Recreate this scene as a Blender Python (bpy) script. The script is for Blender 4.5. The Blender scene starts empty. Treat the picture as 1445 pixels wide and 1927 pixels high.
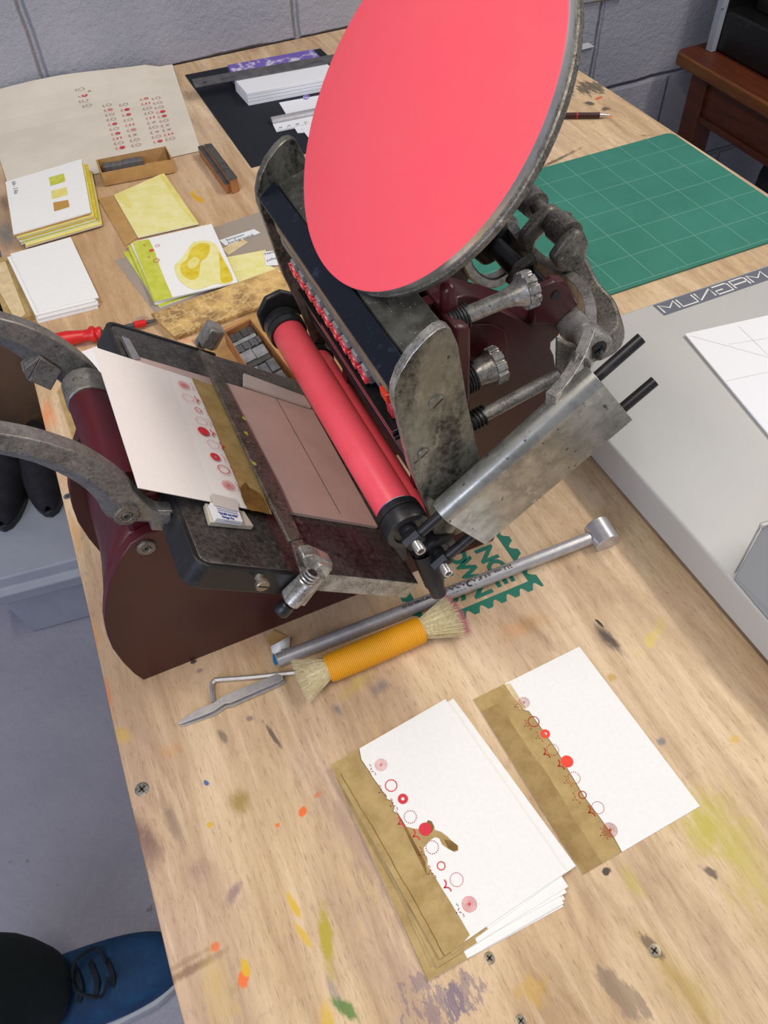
import bpy, bmesh, math, random
from mathutils import Vector, Matrix
random.seed(7)
SC = bpy.context.scene
COL = SC.collection
PI = math.pi

# ------------------------------------------------------------------ camera
F_PX = 1510.78
CX, CY = 722.5, 963.5
CAM = Vector((-0.8431301, -0.94768855, 0.60368185))
R0 = Vector((0.90923426, -0.41497011, -0.03305848))
R1 = Vector((-0.34135869, -0.69777683, -0.62974737))
R2 = Vector((0.23825889, 0.58387268, -0.77609625))
cam = bpy.data.cameras.new('camera')
cam.sensor_fit = 'VERTICAL'
cam.sensor_height = 36.0
cam.lens = F_PX / 1927 * 36.0
cam.clip_start = 0.01
camo = bpy.data.objects.new('camera', cam)
COL.objects.link(camo)
camo.matrix_world = Matrix(((R0.x, -R1.x, -R2.x, CAM.x), (R0.y, -R1.y, -R2.y, CAM.y), (R0.z, -R1.z, -R2.z, CAM.z), (0, 0, 0, 1)))
SC.camera = camo

# ------------------------------------------------------------------ world, lights, exposure
SC.view_settings.view_transform = 'Standard'
SC.view_settings.look = 'None'
SC.view_settings.gamma = 1.0
SC.view_settings.exposure = 0.12
W = bpy.data.worlds.new('world'); SC.world = W; W.use_nodes = True
W.node_tree.nodes['Background'].inputs[0].default_value = (0.80, 0.84, 1.0, 1)
W.node_tree.nodes['Background'].inputs[1].default_value = 0.27

def area(name, loc, target, sx, sy, power, color):
    l = bpy.data.lights.new(name, 'AREA'); l.shape = 'RECTANGLE'; l.size = sx; l.size_y = sy
    l.energy = power; l.color = color
    o = bpy.data.objects.new(name, l); COL.objects.link(o); o.location = loc
    d = Vector(target) - Vector(loc)
    o.rotation_euler = d.to_track_quat('-Z', 'Y').to_euler()
    return o
area('ceiling_tube_light', (-1.15, -0.75, 1.60), (-0.78, -0.75, 0), 1.2, 0.12, 11.5, (1.0, 0.90, 0.76))
area('ceiling_panel_light', (0.70, -0.90, 1.65), (-0.4, -0.75, 0), 1.2, 0.2, 16.5, (1.0, 0.93, 0.84))
area('rear_fill_light', (0.55, -0.05, 1.55), (0.2, 0.3, -0.1), 0.9, 0.15, 6.5, (1.0, 0.92, 0.84))  # fill lamp added to brighten the right wall and the rear of the table
area('window_light', (-2.6, -1.6, 1.0), (-0.9, 0.2, -0.2), 1.4, 1.2, 24.0, (0.74, 0.80, 1.0))

# ------------------------------------------------------------------ helpers
def ray(u, v):
    a, b = (u - CX) / F_PX, (v - CY) / F_PX
    return R0 * a + R1 * b + R2
def P(u, v, z=None, y=None, x=None):
    """world point seen at photo pixel (u, v) on a known horizontal (z) or vertical (y / x) plane"""
    d = ray(u, v)
    if y is not None: s = (y - CAM.y) / d.y
    elif x is not None: s = (x - CAM.x) / d.x
    else: s = ((z or 0.0) - CAM.z) / d.z
    return CAM + d * s
def PP(u, v, p0, n):
    d = ray(u, v); s = (Vector(p0) - CAM).dot(n) / d.dot(n)
    return CAM + d * s
def sr(r, g, b):
    f = lambda c: (c / 255 / 12.92) if c / 255 <= 0.04045 else ((c / 255 + 0.055) / 1.055) ** 2.4
    return (f(r), f(g), f(b), 1)

class NT:
    def __init__(s, name):
        s.m = bpy.data.materials.new(name); s.m.use_nodes = True
        s.t = s.m.node_tree; s.n = s.t.nodes; s.l = s.t.links
        s.b = s.n['Principled BSDF']
        s.tc = s.n.new('ShaderNodeTexCoord')
    def node(s, typ, **kw):
        n = s.n.new(typ)
        for k, v in kw.items(): setattr(n, k, v)
        return n
    def mapped(s, scale=(1, 1, 1), rot=(0, 0, 0), loc=(0, 0, 0), typ='POINT'):
        m = s.node('ShaderNodeMapping', vector_type=typ)
        m.inputs['Scale'].default_value = scale; m.inputs['Rotation'].default_value = rot; m.inputs['Location'].default_value = loc
        s.l.new(s.tc.outputs['Object'], m.inputs['Vector']); return m.outputs[0]
    def noise(s, scale, detail=4, rough=.6, vec=None, dist=0.0):
        n = s.node('ShaderNodeTexNoise'); n.inputs['Scale'].default_value = scale; n.inputs['Detail'].default_value = detail
        n.inputs['Roughness'].default_value = rough; n.inputs['Distortion'].default_value = dist
        s.l.new(vec if vec else s.tc.outputs['Object'], n.inputs['Vector']); return n.outputs['Fac']
    def ramp(s, fac, stops, interp='LINEAR'):
        r = s.node('ShaderNodeValToRGB'); r.color_ramp.interpolation = interp
        e = r.color_ramp.elements
        while len(e) < len(stops): e.new(0.5)
        for i, (p, c) in enumerate(stops): e[i].position = p; e[i].color = c if len(c) == 4 else (*c, 1)
        s.l.new(fac, r.inputs[0]); return r.outputs[0]
    def mrange(s, fac, a, b, c=0.0, d=1.0):
        r = s.node('ShaderNodeMapRange'); r.inputs[1].default_value = a; r.inputs[2].default_value = b
        r.inputs[3].default_value = c; r.inputs[4].default_value = d
        s.l.new(fac, r.inputs[0]); return r.outputs[0]
    def math(s, op, a, b):
        m = s.node('ShaderNodeMath', operation=op)
        for i, q in enumerate((a, b)):
            if isinstance(q, (int, float)): m.inputs[i].default_value = q
            else: s.l.new(q, m.inputs[i])
        return m.outputs[0]
    def mix(s, fac, a, b, mode='MIX'):
        m = s.node('ShaderNodeMix', data_type='RGBA', blend_type=mode)
        for i, q in ((0, fac), (6, a), (7, b)):
            if isinstance(q, (int, float)): m.inputs[i].default_value = q
            elif isinstance(q, (tuple, list)): m.inputs[i].default_value = q if len(q) == 4 else (*q, 1)
            else: s.l.new(q, m.inputs[i])
        return m.outputs[2]
    def set(s, name, v):
        i = s.b.inputs[name]
        if isinstance(v, (int, float, tuple)): i.default_value = v
        else: s.l.new(v, i)
    def bump(s, h, strength=.3, dist=.001):
        b = s.node('ShaderNodeBump'); b.inputs['Strength'].default_value = strength; b.inputs['Distance'].default_value = dist
        s.l.new(h, b.inputs['Height']); s.l.new(b.outputs[0], s.b.inputs['Normal'])

def mat(name, c1, rough=.5, metal=0.0, c2=None, scale=60, lo=.4, hi=.65, bump=None, rough2=None, spec=.5, dark=None, stretch=(1, 1, 1)):
    m = NT(name); col = c1
    if c2 is not None:
        f = m.noise(scale, 6, .65, m.mapped(stretch)); col = m.mix(m.mrange(f, lo, hi), c1, c2)
        if rough2 is not None: m.set('Roughness', m.mrange(f, lo, hi, rough, rough2))
    if rough2 is None or c2 is None: m.set('Roughness', rough)
    if dark is not None:   # small wear specks of their own
        f2 = m.noise(dark[1], 3, .6); col = m.mix(m.mrange(f2, dark[2], dark[2] + .05), col, dark[0])
    m.set('Base Color', col); m.set('Metallic', metal); m.set('Specular IOR Level', spec)
    if bump: m.bump(m.noise(bump[0], 5, .6), bump[1], bump[2] if len(bump) > 2 else .001)
    return m.m

M = {}
def metal(name, c1, c2, rough, met, scale, bright, stretch=(1, 1, 1), bmp=.25, gk=.45):
    m = NT(name); v = m.mapped(stretch)
    f = m.noise(scale, 8, .72, v); g = m.noise(scale * 9, 4, .7); s = m.noise(scale * 4.5, 3, .6); w = m.noise(scale * 2.3, 5, .7, v)
    col = m.mix(m.mrange(f, .42, .60), c1, c2)
    col = m.mix(m.mrange(g, .40, .70, 0, gk), col, bright)
    col = m.mix(m.mrange(w, .60, .66, 0, .55), col, bright)
    col = m.mix(m.mrange(s, .66, .70, 0, .8), col, (.02, .017, .014))
    m.set('Base Color', col); m.set('Metallic', met); m.set('Roughness', m.mrange(f, .35, .65, rough * .85, rough * 1.25))
    m.bump(m.math('ADD', g, m.math('MULTIPLY', s, .6)), bmp, .0005)
    return m.m
M['cast'] = metal('worn_cast_iron', (.15, .138, .118), (.05, .045, .038), .42, .5, 70, (.5, .47, .40))
M['castlight'] = metal('polished_cast_iron', (.40, .385, .355), (.15, .138, .115), .30, .6, 80, (.75, .73, .70))
M['handle'] = metal('handle_casting', (.21, .203, .188), (.12, .114, .104), .40, .5, 50, (.42, .41, .38))
M['steel'] = mat('bright_steel', (.62, .61, .60, 1), .24, .8, (.5, .49, .48, 1), 90, .4, .65, None, .3)
M['sheet'] = metal('worn_sheet_steel', (.42, .42, .385), (.24, .24, .215), .25, .7, 30, (.55, .55, .52), (1, 1, 1), .05, .15)
M['rail'] = metal('oily_steel_plate', (.19, .185, .148), (.022, .022, .018), .34, .5, 22, (.34, .33, .27), (1.8, 1, .6))
M['platen'] = metal('dark_platen_steel', (.085, .08, .076), (.034, .027, .028), .34, .5, 30, (.26, .25, .235))
M['plside'] = metal('platen_edge_steel', (.36, .345, .31), (.16, .15, .13), .4, .55, 60, (.6, .58, .52))
M['black'] = mat('black_metal', (.022, .022, .024, 1), .35, .3, (.05, .05, .05, 1), 60, .5, .75, None, .5)
M['navy'] = mat('ink_stained_navy_metal', (.008, .011, .020, 1), .32, .4, (.03, .05, .09, 1), 90, .6, .75, None, .5, dark=((.10, .30, .50, 1), 330, .74))
M['rubber'] = mat('black_plastic', (.016, .016, .018, 1), .38, 0, (.03, .03, .032, 1), 90, .5, .7, None, .5)
M['pink'] = mat('coral_pink_ink', sr(255, 94, 108), .5, 0, sr(252, 98, 108), 12, .4, .6, (900, .04, .0002), spec=.25)
M['pinkroll'] = mat('coral_pink_ink_roller', sr(255, 96, 110), .38, 0, sr(250, 90, 104), 25, .4, .6, (900, .04, .0002), spec=.35)
M['wetink'] = mat('wet_red_ink', sr(190, 40, 50), .15, 0, sr(226, 90, 98), 200, .45, .6, (500, .3, .001))
M['maroon'] = mat('maroon_enamel', (.072, .009, .012, 1), .30, 0, (.045, .009, .010, 1), 30, .4, .7, (350, .06, .0003), .4, dark=((.25, .12, .11, 1), 260, .755))
M['maroon2'] = mat('crimson_enamel', (.085, .006, .011, 1), .36, 0, (.048, .008, .012, 1), 20, .4, .7, (300, .08, .0003), .45, dark=((.3, .2, .2, 1), 300, .75))
M['oxide'] = mat('brown_red_enamel', (.062, .013, .010, 1), .34, 0, (.050, .012, .013, 1), 9, .35, .65, (300, .05, .0003), .42, dark=((.02, .015, .012, 1), 30, .76))
M['paper'] = mat('white_card', sr(240, 240, 237), .65, 0, sr(237, 237, 234), 300, .4, .6, None, spec=.25)
M['cream'] = mat('cream_paper', sr(224, 216, 200), .7, 0, sr(216, 208, 192), 12, .4, .6, (900, .05, .0002), spec=.25)
M['pboard'] = mat('dusty_pink_packing_board', sr(208, 186, 178), .6, 0, sr(196, 176, 170), 14, .4, .6, None, spec=.3)
M['stain'] = mat('brown_watercolour', sr(184, 158, 106), .6, 0, sr(162, 135, 84), 55, .38, .66, (700, .05, .0002), spec=.3)
M['stainmid'] = mat('mid_brown_watercolour', sr(166, 139, 90), .6, 0, sr(150, 122, 74), 70, .4, .6, None, spec=.3)
M['stain2'] = mat('dark_brown_watercolour', sr(138, 104, 52), .6, 0, sr(112, 82, 40), 70, .4, .6, None, spec=.3)
M['stain3'] = mat('pale_tan_watercolour', sr(222, 202, 160), .65, 0, sr(206, 184, 140), 70, .4, .6, None, spec=.3)
M['kraft'] = mat('kraft_brown_card', sr(190, 150, 96), .7, 0, sr(176, 138, 88), 40, .4, .6, None, spec=.25)
M['print'] = mat('coral_red_print', sr(214, 58, 70), .6, 0, None, spec=.25)
M['printd'] = mat('dark_rose_print', sr(150, 62, 72), .6, 0, None, spec=.25)
M['printo'] = mat('rust_red_print', sr(166, 54, 34), .6, 0, None, spec=.25)
M['prints'] = mat('orange_red_print', sr(240, 74, 58), .55, 0, None, spec=.25)
M['yellow'] = mat('yellow_wash_paper', sr(222, 210, 110), .65, 0, sr(232, 222, 140), 30, .35, .6, None, spec=.25)
M['lime'] = mat('lime_wash_paper', sr(190, 198, 62), .65, 0, sr(206, 208, 96), 60, .4, .6, None, spec=.25)
M['ochre'] = mat('ochre_yellow_wash', sr(212, 184, 34), .6, 0, sr(226, 206, 74), 70, .35, .6, None, spec=.25)
M['pyellow'] = mat('pale_yellow_wash', sr(236, 230, 168), .65, 0, sr(228, 220, 138), 45, .4, .62, None, spec=.25)
M['tan'] = mat('tan_wash', sr(190, 146, 76), .65, 0, None, spec=.25)
M['ink'] = mat('dark_pencil_ink', (.03, .03, .035, 1), .6)
M['blueink'] = mat('blue_print_ink', sr(60, 80, 150), .6)
M['green'] = mat('green_stamp_ink', sr(18, 112, 92), .6, 0, sr(40, 118, 92), 80, .5, .75)
M['orange'] = None
M['grey'] = mat('grey_plastic', sr(168, 174, 184), .5, 0, sr(160, 166, 178), 20)
M['greyd'] = mat('grey_logo_strip', sr(98, 102, 114), .5)
M['cutter'] = mat('light_grey_painted_metal', sr(186, 186, 182), .38, 0, sr(180, 180, 177), 3, spec=.4)
M['cutside'] = M['cutter']
M['mid'] = mat('mid_grey_metal', sr(124, 126, 130), .5, 0, None)
M['alu'] = mat('brushed_aluminium', (.58, .57, .58, 1), .32, .55, (.5, .49, .5, 1), 200, .4, .6)
M['alud'] = mat('dull_steel_rule', (.20, .20, .20, 1), .42, .6, (.13, .13, .13, 1), 60, .4, .6)
M['navypaper'] = mat('dark_navy_paper', sr(30, 34, 42), .7, 0, sr(26, 30, 38), 20, spec=.3)
M['purple'] = mat('purple_paper', sr(112, 92, 176), .6, 0, sr(205, 200, 220), 45, .52, .6)
M['typemetal'] = mat('dark_type_metal', (.13, .13, .14, 1), .45, .4, (.22, .22, .225, 1), 90, .4, .65)
M['typelight'] = mat('light_type_metal', (.40, .40, .41, 1), .45, .4, (.26, .26, .265, 1), 90, .4, .65)
M['furn'] = mat('wooden_furniture', sr(150, 128, 100), .6, 0, sr(118, 102, 84), 60, .4, .65)
M['redplastic'] = mat('red_plastic', sr(206, 30, 28), .35, 0, None)
M['redink'] = mat('orange_red_ink', sr(210, 54, 28), .3, 0, None)
M['wood'] = mat('dark_brown_wood', sr(98, 46, 20), .45, 0, sr(70, 30, 14), 18, .35, .7, stretch=(6, .6, 6))
M['woodedge'] = mat('brown_wood_edge', sr(128, 78, 30), .45, 0, sr(100, 54, 22), 18, .35, .7, stretch=(6, .6, 6))
M['woodblock'] = mat('pale_wood_block', sr(176, 122, 74), .6, 0, sr(140, 88, 50), 40, .35, .7)
M['burnt'] = mat('blackened_wood', (.05, .048, .045, 1), .6, 0, (.10, .09, .08, 1), 60, .4, .7)
M['glossblack'] = mat('gloss_black', (.008, .008, .009, 1), .3, 0, (.03, .03, .03, 1), 60, .6, .7)
M['blackcloth'] = mat('black_cloth', (.010, .010, .014, 1), .85, 0, (.018, .018, .024, 1), 30, .4, .6)
M['brownbag'] = mat('brown_paper_bag', sr(112, 86, 64), .55, 0, sr(90, 68, 52), 8, .4, .6, (30, .3, .004))
M['trousers'] = mat('dark_green_trousers', (.006, .012, .014, 1), .9, 0, (.008, .018, .018, 1), 20, .4, .6, (200, .3, .001))
M['shoe'] = mat('blue_mesh_shoe', sr(18, 70, 112), .75, 0, sr(12, 56, 94), 30, .4, .6, (900, .4, .0008))
M['lace'] = mat('dark_navy_laces', (.006, .014, .022, 1), .8)
M['sole'] = mat('white_rubber_sole', sr(190, 194, 196), .6)
M['bristle'] = mat('cream_bristle', sr(238, 226, 188), .6, 0, sr(214, 198, 150), 400, .4, .6)
M['bristletip'] = mat('pink_tinted_bristle', sr(190, 110, 120), .6)
M['bluerag'] = mat('blue_tape', sr(40, 120, 170), .6)
M['label'] = mat('white_label', sr(232, 234, 238), .55)
M['beige'] = mat('beige_card_edge', sr(196, 188, 174), .65)
M['tape'] = mat('clear_tape', sr(206, 200, 196), .3)
M['crackle'] = None
M['blackgloss'] = mat('glossy_black_steel', (.03, .03, .033, 1), .18, .7)
M['pad'] = mat('speckled_dark_iron', (.10, .10, .09, 1), .5, .5, (.045, .045, .04, 1), 60, .4, .6, (500, .4, .0006), dark=((.45, .42, .32, 1), 420, .66))
M['screw'] = mat('zinc_screw', (.30, .29, .27, 1), .4, .6, (.12, .11, .10, 1), 500, .4, .6)
M['brass'] = mat('dull_brass_screw', (.30, .26, .19, 1), .4, .8)
M['wireblk'] = mat('black_tool_body', sr(60, 24, 24), .35)

class MB:
    def __init__(s): s.v = []; s.f = []; s.m = []; s.mats = []
    def mi(s, mname):
        if mname not in s.mats: s.mats.append(mname)
        return s.mats.index(mname)
    def face(s, pts, m, smooth=False):
        b = len(s.v); s.v += [Vector(p) for p in pts]; s.f.append(list(range(b, b + len(pts)))); s.m.append(s.mi(m))
    def prism(s, pts, vec, m, mtop=None, mside=None):
        pts = [Vector(p) for p in pts]; vec = Vector(vec); n = len(pts); b = len(s.v)
        s.v += pts + [p + vec for p in pts]
        s.f.append(list(range(b, b + n))); s.m.append(s.mi(m))
        s.f.append(list(range(b + 2 * n - 1, b + n - 1, -1))); s.m.append(s.mi(mtop or m))
        for i in range(n):
            j = (i + 1) % n
            s.f.append([b + i, b + j, b + n + j, b + n + i]); s.m.append(s.mi(mside or m))
    def box(s, lo, hi, m, mtop=None):
        x0, y0, z0 = lo; x1, y1, z1 = hi
        s.prism([(x0, y0, z0), (x1, y0, z0), (x1, y1, z0), (x0, y1, z0)], (0, 0, z1 - z0), m, mtop)
    def obox(s, o, ax, ay, az, m, mtop=None):
        o = Vector(o); ax = Vector(ax); ay = Vector(ay)
        s.prism([o, o + ax, o + ax + ay, o + ay], az, m, mtop)
    def loft(s, rings, m, closed=True, caps=True):
        b = len(s.v); n = len(rings[0]); mi = s.mi(m)
        for r in rings: s.v += [Vector(p) for p in r]
        for k in range(len(rings) - 1):
            for i in range(n if closed else n - 1):
                j = (i + 1) % n
                s.f.append([b + k * n + i, b + k * n + j, b + (k + 1) * n + j, b + (k + 1) * n + i]); s.m.append(mi)
        if caps and closed:
            s.f.append(list(range(b + n - 1, b - 1, -1))); s.m.append(mi)
            e = b + (len(rings) - 1) * n
            s.f.append(list(range(e, e + n))); s.m.append(mi)
    def tube(s, pts, r, m, seg=16, caps=True, flat=1.0, up=None):
        pts = [Vector(p) for p in pts]; rings = []
        rr = r if isinstance(r, (list, tuple)) else [r] * len(pts)
        prev = None
        for i, p in enumerate(pts):
            t = (pts[min(i + 1, len(pts) - 1)] - pts[max(i - 1, 0)]).normalized()
            if prev is None:
                a = Vector(up) if up else (Vector((0, 0, 1)) if abs(t.z) < .9 else Vector((1, 0, 0)))
            else: a = prev
            a = (a - t * a.dot(t)).normalized(); prev = a
            b = t.cross(a)
            rings.append([p + (a * math.cos(2 * PI * k / seg) * flat + b * math.sin(2 * PI * k / seg)) * rr[i] for k in range(seg)])
        s.loft(rings, m, True, caps)
    def cyl(s, p0, p1, r, m, r2=None, seg=24): s.tube([p0, p1], [r, r if r2 is None else r2], m, seg)
    def lathe(s, p0, axis, prof, m, seg=40):
        """prof: list of (distance along axis, radius[, material])"""
        axis = Vector(axis).normalized(); p0 = Vector(p0)
        a = Vector((0, 0, 1)) if abs(axis.z) < .9 else Vector((1, 0, 0))
        a = (a - axis * a.dot(axis)).normalized(); b = axis.cross(a)
        rings = [[p0 + axis * q[0] + (a * math.cos(2 * PI * k / seg) + b * math.sin(2 * PI * k / seg)) * max(q[1], 1e-5) for k in range(seg)] for q in prof]
        for i in range(len(rings) - 1):
            s.loft([rings[i], rings[i + 1]], prof[i][2] if len(prof[i]) > 2 else m, True, False)
    def strap(s, pts, w, t, up, m):
        """flat bar swept along pts; w along 'up', t across"""
        pts = [Vector(p) for p in pts]; up = Vector(up).normalized(); rings = []
        for i, p in enumerate(pts):
            d = (pts[min(i + 1, len(pts) - 1)] - pts[max(i - 1, 0)]).normalized()
            sd = d.cross(up).normalized(); u2 = sd.cross(d).normalized()
            ww = w[i] if isinstance(w, (list, tuple)) else w
            tt = t[i] if isinstance(t, (list, tuple)) else t
            rings.append([p + sd * tt / 2, p - sd * tt / 2, p - sd * tt / 2 - u2 * ww, p + sd * tt / 2 - u2 * ww])
        s.loft(rings, m)
    def ring(s, c, ex, ey, ro, ri, m, seg=36):
        c = Vector(c); n = len(s.v); mi = s.mi(m)
        for k in range(seg):
            a = 2 * PI * k / seg; d = ex * math.cos(a) + ey * math.sin(a)
            s.v += [c + d * ro, c + d * max(ri, 0)]
        for k in range(seg):
            j = (k + 1) % seg
            s.f.append([n + 2 * k, n + 2 * j, n + 2 * j + 1, n + 2 * k + 1]); s.m.append(mi)
    def disc(s, c, ex, ey, r, m, seg=20):
        s.face([Vector(c) + (ex * math.cos(2 * PI * k / seg) + ey * math.sin(2 * PI * k / seg)) * r for k in range(seg)], m)
    def stroke(s, pts, w, nrm, m):
        pts = [Vector(p) for p in pts]; b = len(s.v); mi = s.mi(m)
        for i, p in enumerate(pts):
            d = (pts[min(i + 1, len(pts) - 1)] - pts[max(i - 1, 0)]).normalized(); sd = d.cross(nrm).normalized() * w / 2
            s.v += [p + sd, p - sd]
        for i in range(len(pts) - 1):
            s.f.append([b + 2 * i, b + 2 * i + 1, b + 2 * i + 3, b + 2 * i + 2]); s.m.append(mi)
    def text(s, txt, o, ex, ey, h, m, sx=1.0, bold=0.0, font=None, wrap=None):
        """letters lying in the plane ex, ey with origin o; h = cap height; wrap maps (a,b) -> point"""
        c = bpy.data.curves.new('t', 'FONT'); c.body = txt; c.size = h / 0.7; c.offset = bold; c.resolution_u = 3
        ob = bpy.data.objects.new('t', c); COL.objects.link(ob)
        dg = bpy.context.evaluated_depsgraph_get(); me = ob.evaluated_get(dg).to_mesh()
        b = len(s.v); mi = s.mi(m); o = Vector(o)
        for q in me.vertices:
            s.v.append(wrap(q.co.x * sx, q.co.y) if wrap else o + ex * (q.co.x * sx) + ey * q.co.y)
        for p in me.polygons: s.f.append([b + i for i in p.vertices]); s.m.append(mi)
        wd = max([q.co.x for q in me.vertices] or [0]) * sx
        ob.evaluated_get(dg).to_mesh_clear(); bpy.data.objects.remove(ob); bpy.data.curves.remove(c)
        return wd
    def build(s, name, parent=None, loc=None, bevel=0.0, angle=35, merge=True, recalc=True, seg=2):
        base = Vector(parent.get('_o', (0, 0, 0))) if parent else Vector(loc or (0, 0, 0))
        me = bpy.data.meshes.new(name)
        me.from_pydata([tuple(q - base) for q in s.v], [], s.f)
        for mn in s.mats: me.materials.append(M[mn])
        for p, i in zip(me.polygons, s.m): p.material_index = i
        bm = bmesh.new(); bm.from_mesh(me)
        if merge: bmesh.ops.remove_doubles(bm, verts=bm.verts, dist=1e-6)
        if recalc: bmesh.ops.recalc_face_normals(bm, faces=bm.faces)
        bm.to_mesh(me); bm.free()
        for p in me.polygons: p.use_smooth = True
        me.set_sharp_from_angle(angle=math.radians(angle))
        o = bpy.data.objects.new(name, me); COL.objects.link(o)
        if parent: o.parent = parent; o['_o'] = tuple(base)
        else: o.location = base; o['_o'] = tuple(base)
        if bevel:
            md = o.modifiers.new('bevel', 'BEVEL'); md.width = bevel; md.segments = seg; md.limit_method = 'ANGLE'; md.angle_limit = math.radians(40)
            md.harden_normals = False
        return o

def thing(name, loc, label, cat, group=None):
    o = bpy.data.objects.new(name, None); COL.objects.link(o); o.location = loc; o.empty_display_size = .02
    o['_o'] = tuple(loc); o['label'] = label; o['category'] = cat
    if group: o['group'] = group
    return o
def tag(o, label, cat, group=None, kind=None):
    o['label'] = label; o['category'] = cat
    if group: o['group'] = group
    if kind: o['kind'] = kind
    return o
def struct(o): o['kind'] = 'structure'; return o
X, Y, Z = Vector((1, 0, 0)), Vector((0, 1, 0)), Vector((0, 0, 1))
def smooth(pts, n=4):
    """Catmull-Rom through the points"""
    pts = [Vector(p) for p in pts]; out = []
    for i in range(len(pts) - 1):
        p0 = pts[max(i - 1, 0)]; p1 = pts[i]; p2 = pts[i + 1]; p3 = pts[min(i + 2, len(pts) - 1)]
        for k in range(n):
            t = k / n
            out.append(.5 * ((2 * p1) + (p2 - p0) * t + (2 * p0 - 5 * p1 + 4 * p2 - p3) * t * t + (3 * p1 - p0 - 3 * p2 + p3) * t ** 3))
    out.append(pts[-1]); return out
def px(L, **k): return [P(u, v, **k) for u, v in L]

# ================================================================== the setting
FLOOR = -0.76
# floor: painted concrete
m = NT('painted_concrete_floor')
f = m.noise(3, 5, .6); m.set('Base Color', m.mix(m.mrange(m.noise(38, 4, .7), .68, .74), m.ramp(f, [(.3, sr(150, 150, 166)), (.7, sr(168, 167, 180))]), sr(120, 114, 122)))
m.set('Roughness', m.mrange(f, .3, .7, .28, .42)); m.bump(m.noise(70, 6, .62, m.mapped((1, .6, 1))), .55, .004); M['floor'] = m.m
b = MB(); b.box((-3.0, -2.4, FLOOR - .05), (2.2, .64, FLOOR), 'floor'); struct(b.build('floor'))
# back wall: painted blockwork, block 466 x 245 mm as measured, joints sunk
m = NT('painted_blockwork')
br = m.node('ShaderNodeTexBrick'); br.offset = .5; br.offset_frequency = 2
br.inputs['Scale'].default_value = 1; br.inputs['Brick Width'].default_value = .4607; br.inputs['Row Height'].default_value = .2422
br.inputs['Mortar Size'].default_value = .009; br.inputs['Mortar Smooth'].default_value = .9
cmb = m.node('ShaderNodeCombineXYZ'); sp = m.node('ShaderNodeSeparateXYZ'); m.l.new(m.tc.outputs['Object'], sp.inputs[0])
wob = m.math('MULTIPLY', m.math('SUBTRACT', m.noise(9, 3, .5), .5), .012)
m.l.new(m.math('ADD', m.math('ADD', sp.outputs[0], .7897 + .4607 * 8.5), wob), cmb.inputs[0])
m.l.new(m.math('ADD', m.math('ADD', sp.outputs[2], .005 + .2422 * 8), wob), cmb.inputs[1])
m.l.new(cmb.outputs[0], br.inputs['Vector'])
big = m.noise(5, 3, .5); fine = m.noise(130, 6, .7)
m.set('Base Color', m.mix(m.mrange(br.outputs['Fac'], 0, 1, 0, .15), m.ramp(big, [(.3, sr(162, 164, 178)), (.7, sr(180, 180, 190))]), sr(140, 142, 154)))
m.set('Roughness', .42)
h = m.math('SUBTRACT', m.math('MULTIPLY', m.noise(95, 6, .72), .5), m.math('MULTIPLY', br.outputs['Fac'], 1.1))
m.bump(h, 1.0, .012); M['wall'] = m.m
WY = .618
b = MB(); b.box((-3.0, WY, FLOOR), (2.2, WY + .1, 2.1), 'wall'); struct(b.build('wall_back'))

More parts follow.
